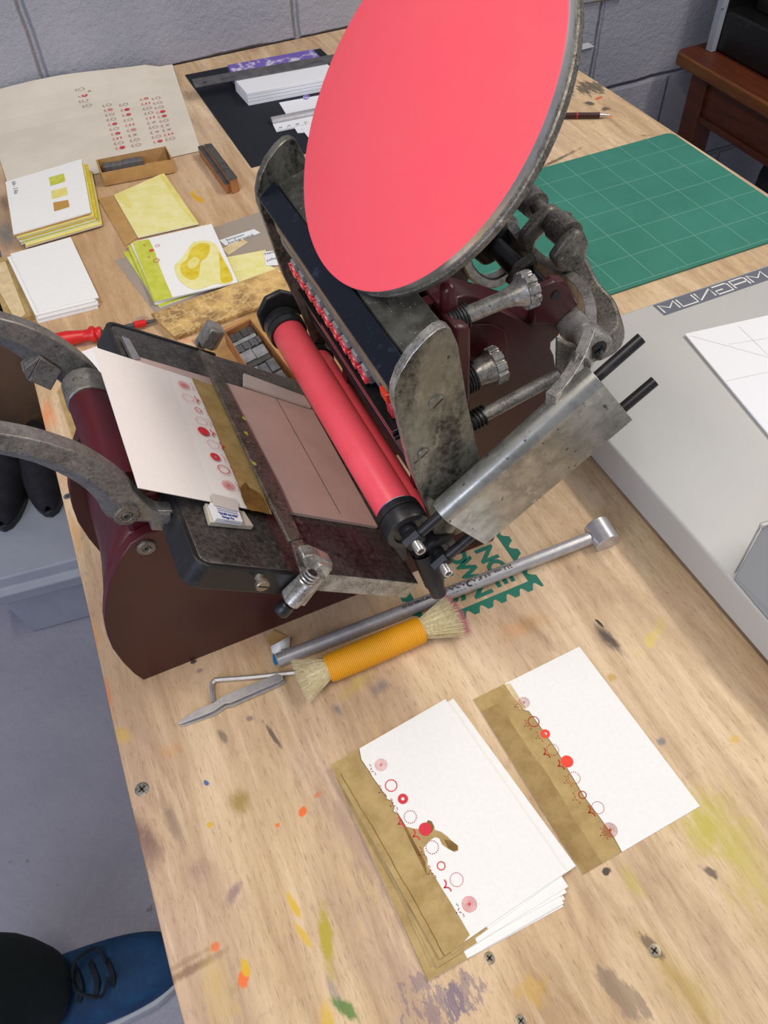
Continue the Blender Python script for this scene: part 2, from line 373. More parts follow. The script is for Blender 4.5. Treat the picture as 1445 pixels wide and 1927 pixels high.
# ------------------------------------------------------------------ work table
oc, yg, bl, dk, pu = sr(214, 176, 40), sr(186, 176, 62), sr(70, 92, 120), sr(84, 72, 66), sr(132, 104, 112)
orr, gr, mv = sr(232, 112, 48), sr(110, 130, 40), sr(160, 134, 124)
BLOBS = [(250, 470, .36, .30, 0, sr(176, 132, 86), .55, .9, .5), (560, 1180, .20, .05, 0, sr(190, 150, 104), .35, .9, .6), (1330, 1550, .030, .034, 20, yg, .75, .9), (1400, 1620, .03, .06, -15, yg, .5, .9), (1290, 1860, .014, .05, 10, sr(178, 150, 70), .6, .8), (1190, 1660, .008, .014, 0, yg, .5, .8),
          (448, 1508, .011, .012, 0, sr(150, 128, 50), .8, .8), (614, 1768, .006, .022, -12, sr(176, 160, 40), .9, .5), (553, 1705, .003, .012, 10, oc, .9, .4), (572, 1762, .0025, .012, 15, oc, .8, .4),
          (459, 1840, .004, .006, -30, orr, .95, .3), (463, 1822, .003, .006, 0, oc, .9, .3), (405, 1782, .004, .004, 0, orr, .85, .4), (570, 1527, .004, .003, 30, orr, .95, .3), (522, 1553, .0018, .002, 0, orr, .9, .3),
          (598, 1495, .004, .0016, 20, orr, .8, .4), (395, 1552, .003, .003, 0, oc, .9, .3), (388, 1473, .0018, .003, 20, sr(50, 90, 160), .9, .3), (716, 1292, .011, .008, 30, bl, .55, .9), (633, 1335, .005, .009, 20, bl, .55, .8),
          (672, 1285, .026, .008, 20, sr(200, 180, 90), .5, .9), (1150, 1205, .006, .020, 12, sr(40, 34, 36), .85, .8), (1128, 1172, .002, .006, 12, sr(20, 18, 20), .95, .3), (1135, 1195, .014, .018, 10, dk, .35, .9),
          (512, 1382, .0025, .016, 12, dk, .8, .4), (418, 1385, .004, .008, 10, dk, .6, .6), (470, 1352, .004, .003, 0, pu, .7, .5), (365, 1245, .0035, .002, 0, sr(30, 30, 32), .9, .3), (375, 1262, .004, .002, 0, pu, .6, .4),
          (440, 1680, .005, .010, -40, pu, .65, .5), (370, 1640, .014, .012, 0, pu, .35, .9), (262, 1560, .010, .020, 0, sr(96, 64, 66), .7, .9), (285, 1600, .012, .024, 0, sr(104, 74, 74), .6, .9), (320, 1540, .006, .03, 6, sr(110, 96, 88), .55, .9),
          (350, 1830, .036, .004, 3, sr(120, 88, 60), .7, .7), (345, 1812, .030, .003, 3, sr(150, 120, 90), .6, .7), (650, 1898, .005, .014, 30, sr(88, 128, 50), .9, .4), (615, 1915, .006, .014, -10, oc, .7, .7), (630, 1870, .003, .014, 10, bl, .4, .9),
          (410, 1870, .012, .03, 0, sr(206, 176, 90), .55, .9), (230, 1385, .010, .010, 0, oc, .5, .8), (320, 1412, .012, .008, 0, sr(220, 150, 90), .4, .9), (202, 1310, .005, .022, 0, sr(220, 120, 60), .6, .8), (175, 1195, .006, .03, 0, sr(214, 140, 50), .6, .9),
          (140, 1000, .006, .03, 0, sr(214, 150, 70), .6, .9), (90, 780, .012, .03, 0, sr(230, 140, 84), .75, .9), (120, 870, .016, .05, 0, sr(224, 160, 130), .6, .9), (370, 372, .006, .022, 12, sr(214, 164, 30), .95, .4), (362, 362, .010, .004, 0, oc, .7, .6),
          (1112, 165, .03, .022, 0, sr(44, 56, 54), .75, .25, 5.0), (1128, 184, .010, .004, 15, sr(214, 84, 60), .95, .4), (1108, 195, .008, .010, 20, sr(50, 60, 60), .85, .5, 3.0), (1140, 205, .010, .007, 0, sr(50, 60, 60), .8, .5, 3.0), (1150, 220, .004, .004, 0, orr, .8, .5),
          (1050, 300, .062, .0045, 15, sr(64, 56, 50), .8, .7, 1.5), (1215, 255, .012, .004, -30, sr(120, 90, 60), .6, .8), (1168, 1868, .009, .021, 20, sr(120, 104, 90), .6, .3, 3.0), (1228, 1780, .004, .010, 20, dk, .7, .5, 3.0), (1335, 1640, .004, .008, 30, dk, .8, .4, 3.0),
          (1140, 1640, .004, .003, 0, sr(40, 34, 30), .9, .3, 3.0), (1245, 1395, .004, .004, 0, bl, .6, .6), (1383, 1390, .005, .004, 0, oc, .6, .6), (1150, 1275, .005, .005, 0, sr(190, 150, 50), .7, .6), (820, 1875, .016, .014, 0, sr(70, 70, 120), .5, .15, 7.5),
          (860, 1860, .012, .012, 0, sr(70, 70, 120), .45, .15, 7.5), (1000, 1860, .012, .010, 0, sr(200, 160, 60), .5, .4, 4.0), (1235, 1190, .026, .005, 25, sr(216, 196, 90), .6, .3, 4.0), (985, 1180, .03, .012, 0, sr(206, 150, 96), .5, .8), (1010, 1190, .008, .040, 18, sr(120, 100, 74), .5, .9),
          (300, 640, .03, .008, 14, sr(150, 150, 70), .6, .9), (350, 640, .008, .008, 0, orr, .3, .9), (265, 600, .012, .006, 0, bl, .4, .9), (10, 440, .02, .04, 0, sr(90, 120, 130), .6, .9), (15, 380, .02, .03, 0, sr(110, 84, 66), .6, .9), (500, 290, .03, .002, 4, dk, .5, .4, 3.0),
          (700, 1215, .03, .012, 25, sr(120, 116, 116), .35, .9), (560, 1235, .012, .006, 0, sr(200, 170, 130), .3, .9), (1100, 1330, .04, .03, 30, mv, .35, .9), (700, 1600, .02, .12, 12, mv, .65, .9), (1250, 1180, .02, .10, 14, sr(176, 150, 120), .55, .9),
          (760, 1830, .03, .08, 10, mv, .4, .9), (480, 1200, .05, .02, 20, sr(186, 140, 116), .4, .9)]
BREAKS = [-1.25, -.80, -.70, -.62, -.54, -.40, -.10, .28, .62]
def ply_material(idx, ya, yb):
    global m
    m = NT('stained_plywood_%d' % idx)
    g1 = m.noise(17, 7, .68, m.mapped((1, .22, 1)), .8)        # broad figure along Y
    g2 = m.noise(850, 3, .6, m.mapped((1, .10, 1)))            # fine pores along Y
    g3 = m.noise(5, 4, .55, m.mapped((1, .35, 1)))             # grey-mauve bands
    patch = m.noise(14, 5, .7)
    base = m.ramp(g1, [(.28, sr(166, 134, 102)), (.46, sr(204, 174, 136)), (.60, sr(222, 195, 158)), (.75, sr(236, 213, 180))])
    base = m.mix(m.mrange(g3, .52, .66, 0, .68), base, sr(182, 152, 130))
    base = m.mix(m.mrange(patch, .55, .75, 0, .35), base, sr(184, 142, 104))
    base = m.mix(m.mrange(g2, .55, .72, 0, .60), base, sr(122, 90, 66))
    g4 = m.noise(420, 3, .6, m.mapped((1, .09, 1))); base = m.mix(m.mrange(g4, .66, .74, 0, .45), base, sr(112, 80, 60))
    base = m.mix(m.mrange(m.noise(60, 6, .75), .60, .70, 0, .35), base, sr(150, 110, 84))
    base = m.mix(m.mrange(m.noise(2.2, 3, .5), .42, .62, .0, .5), base, m.mix(.5, base, sr(214, 192, 168)))
    g5 = m.noise(95, 4, .6, m.mapped((1, .07, 1))); base = m.mix(m.mrange(g5, .50, .66, 0, .38), base, sr(150, 120, 92)); base = m.mix(m.mrange(g5, .44, .34, 0, .35), base, sr(240, 218, 186))
    sn = m.noise(120, 5, .7, m.mapped((1, .35, 1))); sn0 = m.math('SUBTRACT', sn, .5)
    def blob(base, p, rx, ry, rot, col, st=.8, edge=.5, rag=2.2):
        mp = m.node('ShaderNodeMapping', vector_type='TEXTURE')
        mp.inputs['Location'].default_value = (p.x, p.y, 0); mp.inputs['Rotation'].default_value = (0, 0, math.radians(rot)); mp.inputs['Scale'].default_value = (rx, ry, 1)
        m.l.new(m.tc.outputs['Object'], mp.inputs[0])
        vm = m.node('ShaderNodeVectorMath', operation='LENGTH'); m.l.new(mp.outputs[0], vm.inputs[0])
        d = m.math('MULTIPLY_ADD' if False else 'ADD', vm.outputs['Value'], m.math('MULTIPLY', sn0, rag))
        return m.mix(m.mrange(d, 1.0, 1.0 - edge, 0, st), base, col)
    n_ = 0
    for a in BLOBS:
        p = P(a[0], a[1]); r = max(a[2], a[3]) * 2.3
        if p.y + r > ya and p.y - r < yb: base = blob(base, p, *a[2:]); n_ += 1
    m.set('Base Color', base); m.set('Roughness', m.mrange(g1, .3, .7, .42, .58)); m.set('Specular IOR Level', .35)
    m.bump(m.math('ADD', m.math('MULTIPLY', g2, .7), g1), .25, .0008)
    M['ply%d' % idx] = m.m
    print('ply', idx, n_)
for k_ in range(len(BREAKS) - 1): ply_material(k_, BREAKS[k_], BREAKS[k_ + 1])
M['plyedge'] = mat('plywood_edge', sr(150, 112, 74), .6, 0, sr(110, 80, 54), 60, .35, .65, stretch=(1, .2, 8))

tab = thing('work_table', (-.445, -.33, FLOOR), 'large plywood worktable with paint-stained top carrying the whole letterpress setup', 'table')
b = MB()
xl = [(-.945, -1.25), (-.9475, -.95), (-.950, -.80), (-.9475, -.64), (-.943, -.50), (-.9405, -.38), (-.938, -.185), (-.936, .0), (-.936, .3), (-.93, .617)]
xr_t = [(.06, -1.25), (.057, -.2), (.052, .18), (.044, .40), (.035, .617)]
def interp(L, y):
    for (x0_, y0_), (x1_, y1_) in zip(L, L[1:]):
        if y <= y1_: return x0_ + (x1_ - x0_) * (y - y0_) / (y1_ - y0_)
    return L[-1][0]
ys = sorted(set([p[1] for p in xl] + [p[1] for p in xr_t] + [q for q in BREAKS if q < .6]))
for ya, yb in zip(ys, ys[1:]):
    k_ = max(i for i, q in enumerate(BREAKS) if q <= ya + 1e-6)
    A_, B_, C_, D_ = (interp(xl, ya), ya), (interp(xr_t, ya), ya), (interp(xr_t, yb), yb), (interp(xl, yb), yb)
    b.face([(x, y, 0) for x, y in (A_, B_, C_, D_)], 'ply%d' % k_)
    b.face([(x, y, -.018) for x, y in (D_, C_, B_, A_)], 'plyedge')
    b.face([(A_[0], ya, 0), (D_[0], yb, 0), (D_[0], yb, -.018), (A_[0], ya, -.018)], 'plyedge')
    b.face([(B_[0], ya, 0), (C_[0], yb, 0), (C_[0], yb, -.018), (B_[0], ya, -.018)], 'plyedge')
for y in (ys[0], ys[-1]): b.face([(interp(xl, y), y, 0), (interp(xr_t, y), y, 0), (interp(xr_t, y), y, -.018), (interp(xl, y), y, -.018)], 'plyedge')
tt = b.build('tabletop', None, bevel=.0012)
tt.parent = tab; tt.location = -Vector(tab['_o']); tt['_o'] = (0, 0, 0)
b = MB(); b.box((-.90, -1.2, -.09), (.01, -1.16, -.018), 'plyedge'); b.box((-.90, .52, -.09), (.01, .56, -.018), 'plyedge')
b.box((-.90, -1.2, -.09), (-.87, .56, -.018), 'plyedge'); b.box((-.02, -1.2, -.09), (.01, .56, -.018), 'plyedge'); b.build('apron', tab)
for x, y in ((-.87, -1.16), (-.05, -1.16), (-.87, .48), (-.05, .48)):
    b = MB(); b.box((x, y, FLOOR), (x + .06, y + .06, -.018), 'plyedge'); b.build('leg', tab, bevel=.002)
for u, v, r, mm in ((267, 1485, .0058, 'screw'), (127, 934, .0042, 'screw'), (921, 1803, .0042, 'brass'), (1231, 1789, .0046, 'brass'), (980, 1921, .004, 'brass')):
    c = P(u, v); b = MB(); b.lathe(c - Z * .001, Z, [(0, r), (.0011, r * .95), (.0013, r * .8), (.0010, 0)], mm, 20); b.stroke([c + Vector((-r * .5, -r * .2, .0004)), c + Vector((r * .5, r * .2, .0004))], r * .22, Z, 'black'); b.stroke([c + Vector((-r * .2, r * .5, .0004)), c + Vector((r * .2, -r * .5, .0004))], r * .22, Z, 'black'); b.build('screw', tab)
# green rubber-stamped emblem: perforated-edge frame and letters
b = MB(); zt = .00025
q = [P(1010, 1100), P(918, 1000), P(700, 1075), P(760, 1190)]
cA = P(1003, 1098); exs, eys = X, Y
x1, y1 = P(1008, 1105).x, P(1008, 1105).y; x0 = P(792, 1168).x; y0t = P(945, 1002).y
W0, H0 = x1 - x0, .13
def scal(p, q_, out, nn, wdt):
    """one scalloped side: outer edge bites out half discs"""
    p, q_, out = Vector(p), Vector(q_), Vector(out); d = (q_ - p) / nn
    for k in range(nn):
        a0 = p + d * k; L = d.length; pts = [a0 - out * wdt * .0, ]
        arc = [a0 + d * .18 + d * .64 * (t / 8) + out * (wdt - math.sin(PI * t / 8) * wdt * .62) for t in range(9)]
        b.face([a0, a0 + out * wdt] + arc + [a0 + d + out * wdt, a0 + d], 'green')
qi = P(994, 1094); yb = qi.y; yt_ = yb + H0; xr = qi.x; xl_ = x0 + .004
scal(Vector((xl_ - .010, yb, zt)), Vector((xr + .010, yb, zt)), (0, -1, 0), 9, .010)
scal(Vector((xr, yb, zt + .0001)), Vector((xr, yt_, zt + .0001)), (1, 0, 0), 8, .010)
scal(Vector((xl_, yb, zt + .0001)), Vector((xl_, yt_, zt + .0001)), (-1, 0, 0), 8, .010)
def serif(ch, u, v, h=.0165, sx=1.0):
    p = P(u, v); n0 = len(b.v); w_ = b.text(ch, (0, 0, 0), -Y, X, h, 'green', sx, .0009)
    for q in range(n0, len(b.v)): b.v[q] = b.v[q] + Vector((p.x - h / 2, p.y + w_ / 2, zt))
for ch, u, v in (('E', 892, 1014), ('N', 916, 1042), ('C', 934, 1066), ('E', 948, 1090), ('O', 860, 1046), ('W', 882, 1073), ('N', 904, 1107), ('E', 832, 1080), ('S', 858, 1126)): serif(ch, u, v)
b.build('stamped_emblem', tab, merge=False, recalc=False)

# ================================================================== printing press
press = thing('printing_press', (-.75, -.495, 0), 'maroon hand-lever tabletop letterpress with coral pink ink disc', 'printing press')
YC = -.495
prof = [(-.914, 0), (-.918, .014), (-.921, .035), (-.9225, .059), (-.921, .078), (-.917, .098), (-.911, .116), (-.902, .136), (-.890, .155), (-.877, .169), (-.866, .173), (-.852, .172), (-.84, .163)]
rear = [(-.80, .128), (-.74, .082), (-.70, .076), (-.662, .11), (-.655, .29), (-.635, .292), (-.622, .270), (-.597, .267), (-.570, .245), (-.5625, .272), (-.555, .2765), (-.547, .274), (-.541, .266), (-.533, .251), (-.545, .227), (-.5505, .223), (-.550, .217), (-.546, .209), (-.541, .191), (-.579, .004), (-.580, 0)]
for y0, y1 in ((-.570, -.561), (-.431, -.420)):
    b = MB(); b.prism([(x, y0, z) for x, z in prof + rear], (0, y1 - y0, 0), 'oxide', 'oxide', 'maroon2')
    b.build('side_plate', press, bevel=.0008)
b = MB()   # curved front apron joining the side plates
rings = []
for k in range(7):
    t = k / 6; ins = .0015 + .011 * math.sin(min(1, t * 1.4) * PI / 2) * (1 if t > 0 else 0)
    yy = -.561 + t * .130
    rings.append([(x + ins, yy, z) for x, z in prof[1:11]])
b.loft(rings, 'maroon2', False, False)
o = b.build('front_apron', press, angle=60); sm = o.modifiers.new('s', 'SOLIDIFY'); sm.thickness = .003
b = MB()   # cross tube between the side plates at the lever fulcrum
cx0 = Vector((-.871, -.462, .214))
b.tube([Vector((-.871, -.468, .211)), Vector((-.869, -.50, .210)), Vector((-.867, -.559, .208))], [.0150, .0160, .0172], 'maroon2', 36)
b.build('fulcrum_tube', press)
b = MB(); b.tube([Vector((-.871, -.447, .213)), Vector((-.871, -.469, .212))], .0158, 'handle', 36); b.build('fulcrum_collar', press, bevel=.001)
b = MB(); b.box((-.876, -.561, .10), (-.846, -.431, .20), 'maroon2'); b.build('fulcrum_web', press, bevel=.004)
def screwhead(c, ax, r, name='cap_screw', mname='cast', par=None):
    b = MB(); b.lathe(c, ax, [(-.002, r), (.0015, r), (.0022, r * .88), (.0022, r * .48), (.0014, r * .40), (.0022, r * .34), (.0022, r * .26), (.0004, r * .2), (.0004, 0)], mname, 28)
    return b.build(name, par or press)
screwhead(P(275, 1029, y=-.570), -Y, .0068)
for u, v, r in ((359, 1076, .0),): pass

# lever: two curved arms of the fork that meet in the hand grip beyond the left edge
def arm(face_top, face_bot, ya, th, name):
    b = MB()
    n = 28
    A = smooth(px(face_top, y=ya), 5); Bp = smooth(px(face_bot, y=ya), 5)
    def res(L, n):
        d = [0]
        for i in range(1, len(L)): d.append(d[-1] + (L[i] - L[i - 1]).length)
        out = []
        for k in range(n):
            t = d[-1] * k / (n - 1); i = 0
            while i < len(d) - 2 and d[i + 1] < t: i += 1
            s = (t - d[i]) / max(d[i + 1] - d[i], 1e-9); out.append(L[i].lerp(L[i + 1], s))
        return out
    A = res(A, n); Bp = res(Bp, n); rings = []
    sgn = 1 if th > 0 else -1
    for a, c in zip(A, Bp):
        mid = a.lerp(c, .52)
        sh = Vector((0, 0, 0))
        rings.append([a + sh, mid + sh - Y * .0006 * sgn, c + Y * .0085 * sgn + sh, c + Y * (th - .001 * sgn) + sh, mid + Y * th + sh, a + Y * th * .9 + sh])
    b.loft(rings, 'handle')
    return b
b = arm([(-260, 850), (-160, 815), (-60, 808), (0, 817), (67, 829), (145, 853), (189, 875), (238, 909), (270, 945), (296, 966), (322, 968)],
        [(-260, 905), (-160, 870), (-60, 864), (0, 874), (73, 891), (148, 926), (186, 958), (203, 987), (232, 998), (280, 999), (326, 1003)], -.585, .014, 'lever_arm')
lev1 = b.build('lever_arm', press, bevel=.0010, angle=28)
screwhead(P(238, 968, y=-.5865), -Y, .0082, par=lev1)
b = arm([(-260, 690), (-160, 622), (-60, 596), (0, 600), (67, 621), (116, 647), (157, 676), (184, 703), (200, 726), (215, 745)],
        [(-260, 735), (-160, 676), (-60, 652), (0, 662), (44, 688), (85, 712), (112, 728), (128, 745), (145, 768), (168, 790)], -.441, .012, 'lever_arm')
lev2 = b.build('lever_arm', press, bevel=.0010, angle=28)
b = MB(); b.prism(px([(76, 672), (116, 700), (96, 736), (52, 716)], y=-.444), (0, .016, 0), 'handle'); b.build('stop_lug', lev2, bevel=.001)
b = MB(); b.prism(px([(42, 697), (76, 672), (52, 716)], y=-.4445), (0, .010, 0), 'handle'); b.build('stop_lug', lev2, bevel=.0005)
b = MB()   # grip end of the fork, outside the photo on the left
g1_, g2_ = P(-260, 878, y=-.578), P(-260, 712, y=-.434)
gm = (g1_ + g2_) / 2 + Vector((-.03, 0, .02))
b.tube(smooth([g1_, g1_ + Vector((-.02, .02, .01)), gm, g2_ + Vector((-.02, -.02, .01)), g2_], 5), .010, 'handle', 16); b.build('lever_grip', press)
# link from the fulcrum boss to the back of the platen
b = MB(); b.prism(px([(285, 962), (330, 962), (380, 985), (380, 1003), (285, 999)], y=-.583), (0, .010, 0), 'handle'); b.build('platen_link', press, bevel=.001)

# ---- platen, tilted 39 degrees
PE = Vector((.152, 0, -.123)).normalized(); PN = Vector((-PE.z, 0, PE.x)); PO = Vector((-.838, 0, .20))
PY0, PY1 = -.630, -.366
def PL(u, v, h=0.0): return PP(u, v, PO + PN * h, PN)
def S(s, y, h=0.0): return PO + PE * s + Vector((0, y, 0)) + PN * h
rr = .0065
out = []
for (cs, cy, a0) in ((rr, PY0 + rr, 180), ):
    for k in range(7): a = math.radians(a0 + 90 * k / 6); out.append((cs + rr * math.cos(a), cy + rr * math.sin(a)))
out += [(.194, PY0), (.194, PY1)]
for k in range(7): a = math.radians(90 + 90 * k / 6); out.append((rr + rr * math.cos(a), PY1 - rr + rr * math.sin(a)))
b = MB(); b.prism([S(s, y, -.018) for s, y in out], PN * .018, 'plside', 'platen', 'plside'); plat = b.build('platen', press, bevel=.0008)
# tympan bale hugging the left edge and both sides
def off(o_):   # offset outline
    L = []
    for k in range(7): a = math.radians(270 - 90 * k / 6); L.append((rr + (rr + o_) * math.cos(a), PY0 + rr + (rr + o_) * math.sin(a)))
    for k in range(7): a = math.radians(180 - 90 * k / 6); L.append((rr + (rr + o_) * math.cos(a), PY1 - rr + (rr + o_) * math.sin(a)))
    return L
inner = [(.082, PY0 - .0003)] + off(.0003) + [(.10, PY1 + .0003)]
outer = [(.084, PY0 - .0038), (.078, PY0 - .0042)] + off(.0045) + [(.10, PY1 + .0042)]
b = MB(); b.prism([S(s, y, -.020) for s, y in inner + outer[::-1]], PN * .0205, 'black'); bale = b.build('tympan_bale', press, bevel=.0008)
c = P(488, 1088, y=PY0 - .006)
b = MB(); b.cyl(c + Y * .006, c - Y * .004, .0024, 'steel', seg=16)
for k in range(4): b.tube([c + Y * .004 - Y * .0025 * k, c + Y * .0034 - Y * .0025 * k], .0030, 'cast', 16)
b.lathe(c - Y * .004, -Y, [(0, .002), (0, .0046), (.003, .0048), (.0038, .0042), (.0038, 0)], 'brass', 24); b.obox(c - Y * .0081 + PE * -.004 - PN * .0005, PE * .008, Y * .0006, PN * .001, 'black'); b.build('thumb_screw', bale)
# packing board, split line, side gauge strip
b = MB(); c4 = [PL(246, 667, .003), PL(587, 768, .003), PL(711, 991, .003), PL(330, 927, .003)]
b.prism([p - PN * .0026 for p in c4], PN * .0026, 'pboard')
b.stroke([PL(519, 748, .0034), PL(570, 840, .0034), PL(640, 966, .0034)], .0006, PN, 'black')
b.build('tympan_packing', press)
b = MB(); b.prism([p - PN * .0024 for p in (PL(459, 702, .006), PL(573, 745, .006), PL(586, 766, .006), PL(459, 724, .006))], PN * .0024, 'tape'); b.build('gauge_strip', press, bevel=.0002)
b = MB(); b.prism([PL(*q, .001) for q in ((226, 638), (241, 643), (262, 681), (248, 683))], PN * .003, 'steel'); b.build('paper_clip_tab', press, bevel=.0003)
# gripper bar with its clamps
b = MB(); b.prism([p - PN * .0030 for p in (PL(374, 657, .012), PL(397, 667, .012), PL(519, 900, .012), PL(545, 1012, .012) if False else PL(568, 1012, .012), PL(545, 1018, .012), PL(488, 900, .012))], PN * .0030, 'cast')
b.prism([p - PN * .0020 for p in (PL(549, 1018, .012), PL(569, 1014, .012), PL(592, 1072, .012), PL(570, 1088, .012))], PN * .0020, 'cast')
grip = b.build('gripper_bar', press, bevel=.0005)
b = MB(); c0 = PL(391, 640, .004)
b.prism([c0 + PE * x + Y * y - PN * .004 for x, y in ((-.008, -.010), (.002, -.012), (.009, -.006), (.008, .006), (.002, .010), (-.007, .007))], PN * .020, 'castlight')
b.prism([c0 + PE * x + Y * y - PN * .012 for x, y in ((-.006, .002), (.004, .002), (.004, .010), (-.006, .010))], PN * .02, 'castlight'); b.build('clamp_head', grip, bevel=.0016)
b = MB(); y_ = PY0 - .003
b.prism(px([(570, 1050), (592, 1047), (628, 1062), (626, 1075), (598, 1095), (576, 1078)], y=y_ - .006), (0, .012, 0), 'castlight'); b.build('clamp_block', grip, bevel=.002)
b = MB(); b.prism(px([(604, 1064), (628, 1070), (574, 1142), (538, 1138), (536, 1128)], y=y_ - .010), (0, .008, 0), 'castlight')
b.tube([P(600, 1078, y=y_ - .011), P(548, 1134, y=y_ - .011)], .0062, 'castlight', 20); b.build('clamp_body', grip, bevel=.0012)
b = MB(); a_, c_ = P(590, 1076, y=y_ - .014), P(572, 1096, y=y_ - .014)
pts = []
for k in range(61):
    t = k / 60; q = a_.lerp(c_, t); d = (c_ - a_).normalized(); e1 = d.cross(Y).normalized(); e2 = d.cross(e1)
    pts.append(q + (e1 * math.cos(t * 4 * 2 * PI) + e2 * math.sin(t * 4 * 2 * PI)) * .0046)
b.tube(pts, .0009, 'steel', 6); b.tube([a_, c_], .003, 'black', 12); b.build('clamp_spring', grip)
b = MB(); q0 = P(543, 1136, y=y_ - .006); q1 = P(522, 1156, y=y_ - .006); d = (q1 - q0)
b.lathe(q0, d, [(0, .001), (0, .0050), (.002, .0062), (.008, .0062), (.0095, .0054), (.0095, 0)], 'black', 18); b.build('knurled_knob', grip)
# yellow ink marks on the bar are tiny paint dabs
for u, v in ((459, 787), (463, 815), (478, 872)):
    b = MB(); c = PL(u, v, .0122); b.face([c + PE * (r_q * math.cos(a_q)) + Y * (r_q * 1.5 * math.sin(a_q)) for r_q, a_q in [((.0014, .0022, .0010, .0019)[i % 4], i * PI / 5) for i in range(10)]], 'lime'); b.build('paint_dab', grip, recalc=False)

# ---- bed: casting behind the type, leaning rails
def bx(z, o=0.0): return -.6985 + (.272 - z) * .145 + o     # runner track line of the rails
b = MB()
b.prism([(bx(.285, .024), -.6155, .289), (bx(.285, .044), -.6155, .289), (bx(.1, .046), -.6155, .100), (bx(.1, .024), -.6155, .100)], (0, .240, 0), 'cast'); bed = b.build('bed', press, bevel=.002)
b = MB()
b.prism([(-.6985, -.6155, .2735), (-.7005, -.6155, .2765), (-.6985, -.6155, .279), (-.6865, -.6155, .2885), (-.6790, -.6155, .2735)], (0, .240, 0), 'navy', 'navy', 'navy'); b.build('bed_lip', press, bevel=.0008)
b = MB(); b.prism([(-.6850, -.612, .2895), (-.655, -.612, .2960), (-.655, -.612, .280), (-.6850, -.612, .280)], (0, .080, 0), 'pad'); b.build('bed_pad', press, bevel=.0008)
b = MB(); b.prism([(-.6850, -.529, .2880), (-.648, -.529, .2970), (-.648, -.529, .280), (-.6850, -.529, .280)], (0, .150, 0), 'pad'); b.build('bed_pad', press, bevel=.0008)
# side rails with rounded noses
rp = [(-.664, .3135), (-.668, .3165), (-.673, .316), (-.680, .312), (-.689, .304), (-.6965, .293), (-.7005, .282), (-.7010, .271), (-.697, .249), (-.690, .205), (-.679, .165), (-.671, .125), (-.656, .118), (-.636, .150), (-.637, .19), (-.650, .25), (-.659, .30)]
for y0 in (-.6245, -.3745):
    b = MB(); b.prism([(x, y0, z) for x, z in rp], (0, .008, 0), 'rail', 'rail', 'castlight' if y0 < -.5 else 'rail'); rl = b.build('runner_rail', press, bevel=.0008)
    if y0 < -.5:
        for u, v, r in ((822, 757, .0056), (797, 853, .0042)):
            b = MB(); c = P(u, v, y=y0 - .0003); b.lathe(c, -Y, [(-.001, r), (.0005, r), (.001, r * .9), (.001, 0)], 'rail', 24); b.obox(c - Y * .0013 + Vector((-r * .6, 0, -r * .5)), Vector((r * 1.2, 0, r)), Y * .0003, Vector((.0005, 0, -.0006)), 'black'); b.build('slotted_screw', rl)
# maroon bracket arms carrying the bed
b = MB(); b.prism(px([(838, 548), (858, 536), (872, 600), (874, 650), (858, 648), (836, 600)], y=-.585), (0, .010, 0), 'maroon')
b.prism([(-.648, -.60, .292), (-.636, -.60, .288), (-.628, -.60, .13), (-.640, -.60, .13)], (0, .21, 0), 'maroon'); b.build('bed_bracket', press, bevel=.003)
b = MB()   # curved web from the bracket back to the lugs
wt = [P(800, 556, y=-.555), P(850, 536, y=-.55), P(900, 548, y=-.545), P(950, 568, y=-.545), P(985, 590, y=-.55), P(1000, 612, y=-.555)]
b.strap(smooth(wt, 4), .018, .030, Z, 'maroon'); b.build('curved_web', press, bevel=.003)
b = MB(); b.prism(px([(1010, 545), (1045, 530), (1075, 545), (1090, 572), (1045, 612), (1003, 612)], y=-.573), (0, .006, 0), 'maroon'); b.build('side_lug', press, bevel=.0015)
c = P(1046, 556, y=-.5735); b = MB(); b.lathe(c, -Y, [(-.001, .0034), (.0003, .0034), (.0003, 0)], 'black', 16); b.build('lug_hole_plug', press)
b = MB(); b.prism(px([(850, 628), (880, 612), (925, 610), (950, 622), (955, 650), (955, 700), (930, 720), (852, 722)], y=-.5712), (0, .0012, 0), 'maroon'); b.build('cover_plate', press, bevel=.0005)
# impression screws
def impscrew(base, head, yb, yh, rs, rk, long=True):
    p0 = P(*base, y=yb); p1 = P(*head, y=yh); d = (p1 - p0).normalized()
    b = MB(); L = (p1 - p0).length
    b.lathe(p0, d, [(-.006, rs), (.0, rs), (L - .016, rs * 1.02), (L - .014, rs * 1.15), (L - .011, rs * 1.2), (L - .0035, rk * .78), (L - .002, rk * .86), (L - .002, 0)], 'castlight', 28); s = b.build('impression_screw', press)
    b = MB(); rings = []
    e1 = d.cross(Y).normalized(); e2 = d.cross(e1); N = 80
    for t in (L - .003, L + .0045):
        rings.append([p0 + d * t + (e1 * math.cos(2 * PI * k / N) + e2 * math.sin(2 * PI * k / N)) * rk * (.88 if (k % 8) < 2 else 1.0) for k in range(N)])
    b.loft(rings, 'castlight'); b.build('knob', s, bevel=.0004)
    b = MB(); pts = []
    for k in range(73):
        t = k / 72; pts.append(p0 + d * (-.002 + t * .012) + (e1 * math.cos(t * 6 * 2 * PI) + e2 * math.sin(t * 6 * 2 * PI)) * rs * 1.35)
    b.tube(pts, .0010, 'black', 6); b.build('spring', s)
impscrew((852, 604), (990, 546), -.585, -.585, .0056, .0125)
impscrew((868, 716), (930, 688), -.585, -.585, .0078, .0135)
b = MB(); p0, p1 = P(885, 795, y=-.600), P(1050, 706, y=-.600); d = (p1 - p0).normalized()
b.tube([p0, p1], .0050, 'castlight', 24); rod = b.build('carriage_rod', press)
